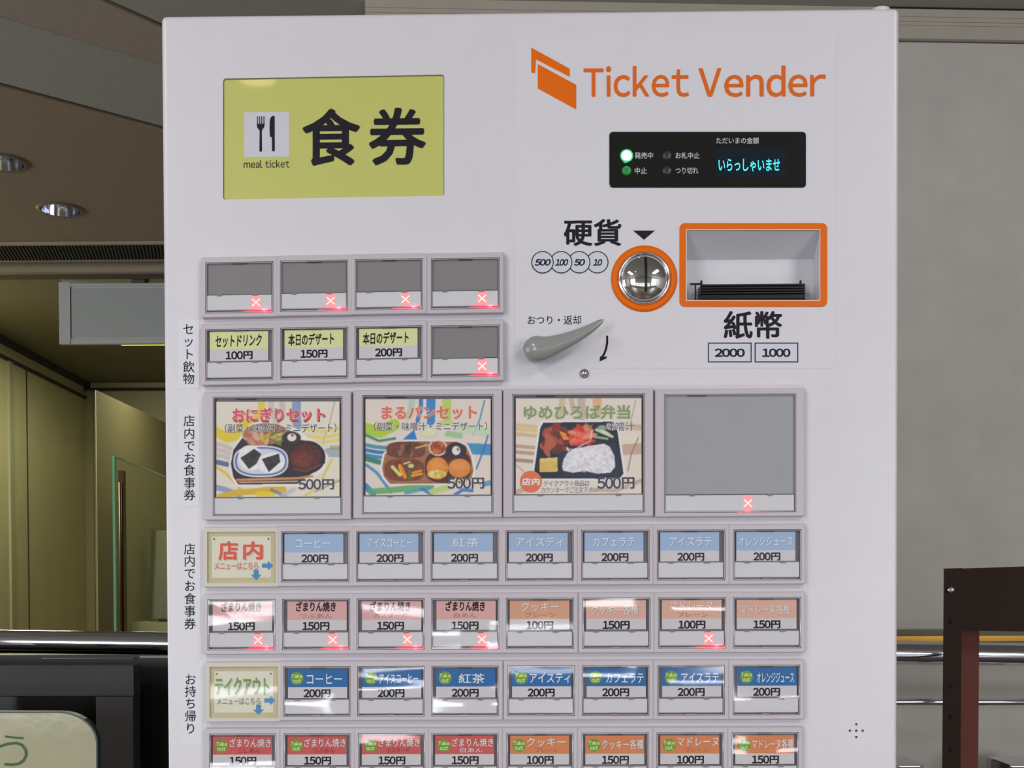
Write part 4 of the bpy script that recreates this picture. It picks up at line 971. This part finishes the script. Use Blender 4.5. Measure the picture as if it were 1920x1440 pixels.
# ---------------- picture buttons (row 3)
BL = ((9, 187), (189.5, 220))
OUT_ = {}
def big(u, v, w, h, k, **kw): return cell(u, v, w, h, sx=kw.pop('sx', 17), sxr=kw.pop('sxr', 17), sy=10, ey=8, big=True, lay=BL, **kw)
def outline_text(p, t, box, m, mo, bold=.02, ob=.06, **k):
    p.text(t, box, mo, ob, **k); p.text(t, box, m, bold, **k)
m_ow = mat('white_outline', (238,236,238), .6); m_dk = mat('charcoal_lettering', (82,80,90), .6)
def sub_line(p, u0, v0, u1, v1):
    outline_text(p, '（副菜・味噌汁・ミニデザート）', (u0, v0, u1, v1), m_dk, m_ow, .010, .05)
# 1: rice ball set
bt, hc = big(399, 744.4, 243, 223, 1, label='picture button of the rice ball set on a black tray, 500 yen')
c = Canvas(190, 178, 1422, 1132, 4.6, (231,225,212))
c.line([(645,178),(640,260),(600,330),(480,390),(330,470)], 70, (232,208,70), .9)
c.line([(735,178),(745,300),(800,400)], 60, (206,196,192), .8); c.line([(850,178),(845,330)], 60, (202,192,196), .8)
c.line([(992,178),(990,330),(1000,420)], 88, (136,156,200), .9)
c.line([(190,480),(300,540),(400,510),(460,440)], 95, (232,205,60), .95)
for y in (600,655,710): c.line([(190,y),(260,y+12),(330,y+45)], 42, (206,196,196), .9); 
c.line([(190,780),(300,805)], 48, (92,112,152), .95)
c.line([(190,830),(280,890),(350,960),(440,1060)], 26, (226,196,80), .95)
c.line([(190,1035),(290,1060),(420,1110)], 55, (140,160,206), .9)
c.line([(230,1125),(400,1085),(600,1075),(760,1050),(860,1055)], 62, (222,182,54), .95); c.line([(600,1100),(760,1100)], 50, (240,205,50), .9)
c.line([(740,1060),(880,1125)], 32, (120,132,160), .8); c.line([(960,1060),(860,1110)], 44, (200,194,200), .8)
c.line([(1375,178),(1320,400),(1250,600)], 8, (150,140,140), .8)
for y in (480,540,590): c.line([(1100,y-20),(1250,y),(1420,y-30)], 32, (236,214,100), .75)
c.line([(1300,690),(1422,690)], 90, (160,172,192), .85); c.line([(1340,640),(1422,640)], 40, (150,170,110), .7)
c.line([(1345,760),(1300,850),(1250,950)], 18, (232,202,70), .95); c.line([(1075,1120),(1160,1070),(1422,960)], 26, (224,206,90), .7); c.line([(1422,970),(1180,1080)], 10, (130,140,160), .8)
blob = [(470,460),(700,420),(980,440),(1080,520),(1230,600),(1310,720),(1270,860),(1150,950),(1040,1030),(390,1030),(330,920),(315,800),(350,660)]
c.poly([(a, q) for a, q in blob], (240,236,236))
c.poly([(480,500),(640,450),(860,440),(1010,500),(1030,560),(1180,590),(1270,680),(1280,790),(1190,870),(1110,920),(1000,1000),(410,1005),(360,930),(335,800),(360,660),(420,580)], (52,44,56), 3)
c.ell(690, 500, 230, 105, (150,110,100), noise=12)
c.blobs((470,470,640,600), 22, 34, [(206,150,128),(190,128,110),(222,176,156),(176,116,96)], 1.3)
c.blobs((650,500,850,600), 16, 15, [(226,170,60),(206,206,120),(230,190,110),(160,170,80),(120,130,60)], 3)
c.ell(940, 540, 95, 62, (62,52,58)); c.ell(945, 535, 46, 40, (238,234,232)); c.ell(950, 515, 16, 14, (130,120,110))
c.ell(635, 775, 275, 158, (232,232,240), p=2.6); c.ell(635, 775, 258, 142, (84,104,168), p=2.6); c.ell(635, 775, 240, 128, (214,218,232), p=2.6)
c.ell(530, 740, 120, 130, (238,238,240), rot=-30, noise=5); c.ell(740, 790, 140, 100, (240,240,242), rot=-15, noise=5)
c.poly([(432,740),(570,650),(640,700),(590,800),(515,852)], (56,56,62), 6); c.poly([(645,752),(815,698),(830,780),(715,882)], (56,56,62), 6)
c.ell(1095, 735, 185, 165, (46,36,44)); c.ell(1085, 735, 160, 140, (86,46,44), noise=8); c.ell(1050, 750, 100, 75, (122,56,50), noise=8, soft=60)
c.line([(960,850),(1090,880),(1230,810)], 14, (136,84,70), .8)
c.line([(400,960),(1000,945),(1150,925)], 24, (206,150,104), 1); c.line([(420,985),(1000,975)], 16, (214,168,128), 1)
c.build('picture_card', lambda X, Y: (X/5.3333+370, Y/5.3333+720), hc, bt, pm, 'printed photograph of rice balls and soup on a tray')
p = Print(hc+.0001); cv = lambda x0, y0, x1, y1: (x0/5.3333+370, y0/5.3333+720, x1/5.3333+370, y1/5.3333+720)
p.text('おにぎりセット', cv(357,252,1284,392), mat('title_shadow_dark', (150,60,70), .6), .035)
outline_text(p, 'おにぎりセット', cv(350,240,1278,382), mat('rose_title', (222,84,98), .6), mat('rose_outline', (238,190,190), .6), .024, .06)
sub_line(p, *cv(275,400,1390,490))
outline_text(p, '500円', cv(1010,955,1368,1062), m_dk, m_ow, .03, .075); p.build('picture_print', bt)
# 2: round bread set
bt, hc = big(678.7, 741, 246.5, 223, 2, sx=17.5, label='picture button of the round bread set on a brown tray, 500 yen')
c = Canvas(135, 153, 1387, 1112, 4.6, (230,218,210))
c.line([(600,153),(590,260),(560,330)], 60, (176,212,190), .9); c.line([(690,153),(690,250),(655,370)], 40, (48,128,200), .95); c.line([(790,153),(785,370)], 90, (60,134,206), .95)
c.line([(730,153),(745,380)], 14, (230,236,240), .9); c.line([(948,153),(945,330)], 90, (188,214,106), .95); c.line([(900,400),(980,380)], 60, (190,214,120), .8)
c.line([(135,450),(280,480),(420,410)], 120, (178,210,60), .95); c.line([(135,510),(270,570),(430,545)], 26, (62,140,120), .9)
for y, cc in ((610,(70,150,176)),(660,(44,120,196)),(710,(52,140,190))): c.line([(135,y),(240,y+20),(350,y+30)], 36, cc, .9)
c.line([(135,745),(280,785)], 50, (62,130,116), .95); c.line([(145,810),(250,890),(390,1080)], 30, (70,150,196), .9)
c.poly([(510,555),(620,460),(650,555)], (48,130,206))
c.line([(135,1020),(210,1100)], 60, (60,140,206), .95); c.line([(190,1075),(420,1060),(600,1040),(790,1030)], 60, (104,176,110), .9); c.line([(540,1090),(780,1040)], 36, (80,156,206), .8)
c.line([(700,1050),(800,1110)], 30, (60,130,200), .9); c.line([(800,1080),(950,1040)], 60, (190,214,120), .9); c.line([(1030,1110),(1110,1060),(1200,1070)], 34, (60,130,206), .9)
c.line([(1325,170),(1280,350),(1215,510)], 14, (70,140,190), .9); c.line([(960,500),(1080,520)], 60, (150,200,140), .8); c.line([(1090,450),(1250,470),(1340,490)], 90, (196,222,190), .8)
c.line([(1160,650),(1370,660)], 110, (58,140,206), .9); c.line([(1360,520),(1310,680),(1245,850)], 16, (50,120,180), .9); c.line([(1190,720),(1260,600)], 16, (70,170,150), .9)
c.line([(1300,1010),(1387,990)], 50, (80,150,206), .8)
tray = [(440,610),(560,575),(1050,580),(1140,620),(1190,730),(1215,870),(1190,960),(1100,1000),(380,1000),(320,930),(300,840),(330,700)]
c.poly([(x+(x-750)*.05, y+(y-800)*.06) for x, y in tray], (238,232,230)); c.poly(tray, (170,112,84), 5)
c.ell(770, 490, 88, 62, (214,214,208)); c.ell(768, 488, 72, 42, (226,226,186), noise=4)
c.ell(540, 660, 195, 82, (118,66,50), p=3, noise=6); c.blobs((480,620,680,710), 14, 24, [(82,54,46),(110,76,64),(144,108,90)], 1.6); c.line([(640,640),(760,610)], 16, (216,190,140), 1)
c.ell(525, 860, 200, 112, (128,70,52), p=3, noise=6)
c.line([(405,830),(480,910)], 34, (214,222,140), 1); c.line([(480,820),(530,930)], 40, (238,140,50), 1); c.line([(470,830),(500,905)], 14, (246,190,90), 1)
c.line([(520,800),(580,780)], 14, (222,228,180), 1); c.ell(590, 820, 30, 22, (206,216,150)); c.line([(575,870),(580,960)], 34, (96,110,60), 1); c.line([(610,890),(690,870)], 26, (240,150,50), 1); c.line([(600,920),(700,900)], 22, (244,166,70), 1)
c.ell(960, 830, 230, 160, (84,46,40), p=3)
c.ell(860, 640, 92, 82, (228,220,214)); c.ell(860, 640, 78, 66, (176,84,50), noise=14); c.blobs((810,600,910,680), 10, 12, [(206,120,70),(150,70,44)], 2.5)
c.ell(1040, 670, 105, 82, (54,48,56)); c.ell(1042, 668, 42, 46, (238,234,236)); c.ell(1060, 655, 14, 18, (150,130,130))
c.ell(855, 845, 108, 112, (224,136,60), noise=6); c.ell(840, 820, 70, 60, (238,156,76), soft=60); c.ell(850, 905, 96, 42, (228,200,110), noise=18); c.blobs((780,880,930,930), 10, 12, [(240,220,150),(206,176,90)], 1.5)
c.ell(1075, 845, 112, 95, (222,140,62), noise=4); c.ell(1070, 820, 80, 50, (234,158,82), soft=60)
c.build('picture_card', lambda X, Y: (X/5.3345+660, Y/5.3345+720), hc, bt, pm, 'printed photograph of round buns on a brown tray')
p = Print(hc+.0001); cv = lambda x0, y0, x1, y1: (x0/5.3345+660, y0/5.3345+720, x1/5.3345+660, y1/5.3345+720)
outline_text(p, 'まるパンセット', cv(295,222,1250,358), mat('salmon_title', (226,118,96), .6), mat('salmon_outline', (236,200,186), .6), .024, .06)
sub_line(p, *cv(222,385,1350,470))
outline_text(p, '500円', cv(955,940,1322,1055), m_dk, m_ow, .03, .075); p.build('picture_print', bt)
# 3: lunch box
bt, hc = big(960.6, 739, 248.4, 223, 3, sx=18, label='picture button of the lunch box with rice, 500 yen')
c = Canvas(145, 146, 1402, 1110, 4.6, (232,222,212))
c.line([(610,146),(600,260),(560,330)], 60, (214,190,160), .9); c.line([(700,146),(720,260)], 50, (206,180,158), .8); c.line([(800,146),(800,330)], 80, (200,178,166), .8); c.line([(960,146),(955,300)], 90, (232,178,136), .9)
for y, cc in ((410,(226,196,150)),(450,(228,200,146)),(500,(224,188,140)),(620,(198,164,148)),(680,(192,158,144)),(760,(170,142,124))): c.line([(145,y),(250,y+10),(350,y+20)], 36, cc, .9)
c.line([(145,810),(300,940)], 20, (206,184,160), .8); c.line([(160,1080),(260,1040)], 50, (206,170,150), .8)
c.line([(1345,160),(1290,400)], 8, (150,130,120), .7); c.line([(1200,420),(1395,440)], 60, (214,184,166), .9); c.line([(1220,560),(1390,560)], 60, (236,226,206), .9); c.line([(1230,660),(1395,650)], 110, (204,172,156), .9); c.line([(1370,540),(1300,700),(1265,870)], 12, (150,116,104), .8)
c.line([(900,1060),(1150,1070),(1395,980)], 34, (196,168,150), .7); c.line([(1395,960),(1250,1010)], 10, (170,140,120), .8)
box_ = [(420,388),(1120,380),(1160,470),(1215,850),(1220,900),(1180,950),(345,945),(330,860),(390,440)]
c.poly([(x+(x-770)*.055, y+(y-660)*.07) for x, y in box_], (238,234,238)); c.poly(box_, (40,46,66), 3)
c.poly([(600,880),(560,720),(600,700),(900,640),(1130,590),(1190,850),(1180,930),(620,930)], (46,54,78))
c.blobs((430,430,660,670), 40, 40, [(150,58,58),(176,82,74),(122,50,48),(190,100,80),(104,60,52)], 1.4)
c.poly([(575,470),(640,490),(680,560),(620,560)], (238,150,60), 8)
c.poly([(670,530),(720,440),(880,405),(915,460),(900,560),(800,620),(690,620)], (226,84,70), 16); c.blobs((700,440,890,590), 16, 24, [(236,110,84),(240,150,110),(206,60,56),(236,120,110)], 2.6)
c.line([(905,470),(890,570),(760,640)], 14, (232,214,216), .8); c.blobs((850,420,900,440), 3, 12, [(150,160,90)], 2)
c.ell(1010, 440, 50, 26, (150,170,150)); c.line([(950,460),(1110,530)], 28, (190,216,176), 1); c.line([(930,530),(1060,550)], 24, (150,180,140), 1); c.ell(1040, 490, 60, 20, (208,226,196), rot=25)
c.poly([(385,745),(560,735),(565,870),(550,882),(380,880)], (222,190,104), 4); c.poly([(385,745),(560,735),(560,775),(385,780)], (232,206,128))
rice = [(660,690),(780,640),(880,620),(1030,598),(1085,630),(1130,720),(1140,830),(1090,890),(960,900),(830,870),(720,890),(620,870),(608,830),(620,760)]
c.poly(rice, (226,224,232), 10); c.blobs((650,650,1110,870), 120, 13, [(238,236,242),(214,212,222),(230,230,238),(240,240,244)], 1.8)
c.build('picture_card', lambda X, Y: (X/5.3345+940, Y/5.3345+720), hc, bt, pm, 'printed photograph of a black lunch box')
p = Print(hc+.0001); cv = lambda x0, y0, x1, y1: (x0/5.3345+940, y0/5.3345+720, x1/5.3345+940, y1/5.3345+720)
outline_text(p, 'ゆめひろば弁当', cv(222,212,1290,358), mat('sage_title', (140,164,112), .6), mat('sage_outline', (206,204,190), .6), .024, .06)
outline_text(p, '味噌汁', cv(1045,385,1330,475), m_dk, m_ow, .004, .05)
p.poly(circ(295/5.3345+940, 978/5.3345+720, 20.5, 36), mat('orange_disc', (232,120,84), .6))
p.text('店内', cv(205,940,385,1015), mat('white_lettering'), .03)
outline_text(p, 'テイクアウト商品は', cv(425,965,880,1025), mat('mauve_lettering', (120,96,110), .6), m_ow, .006, .05)
outline_text(p, 'カウンターでご注文下さい', cv(400,1030,960,1090), mat('mauve_lettering'), m_ow, .004, .05)
outline_text(p, '500円', cv(960,935,1332,1055), m_dk, m_ow, .03, .075); p.build('picture_print', bt)
# 4: empty
m_blank2 = mat('blank_grey_card_big', (162,164,170), .6, noise=.02, nscale=50)
_b = m_blank; m_blank = m_blank2
big(1245.3, 739, 247.5, 222.5, 4, sx=17.8, blank=True, off=True, label='large blank grey button with a red sold-out cross')
m_blank = _b
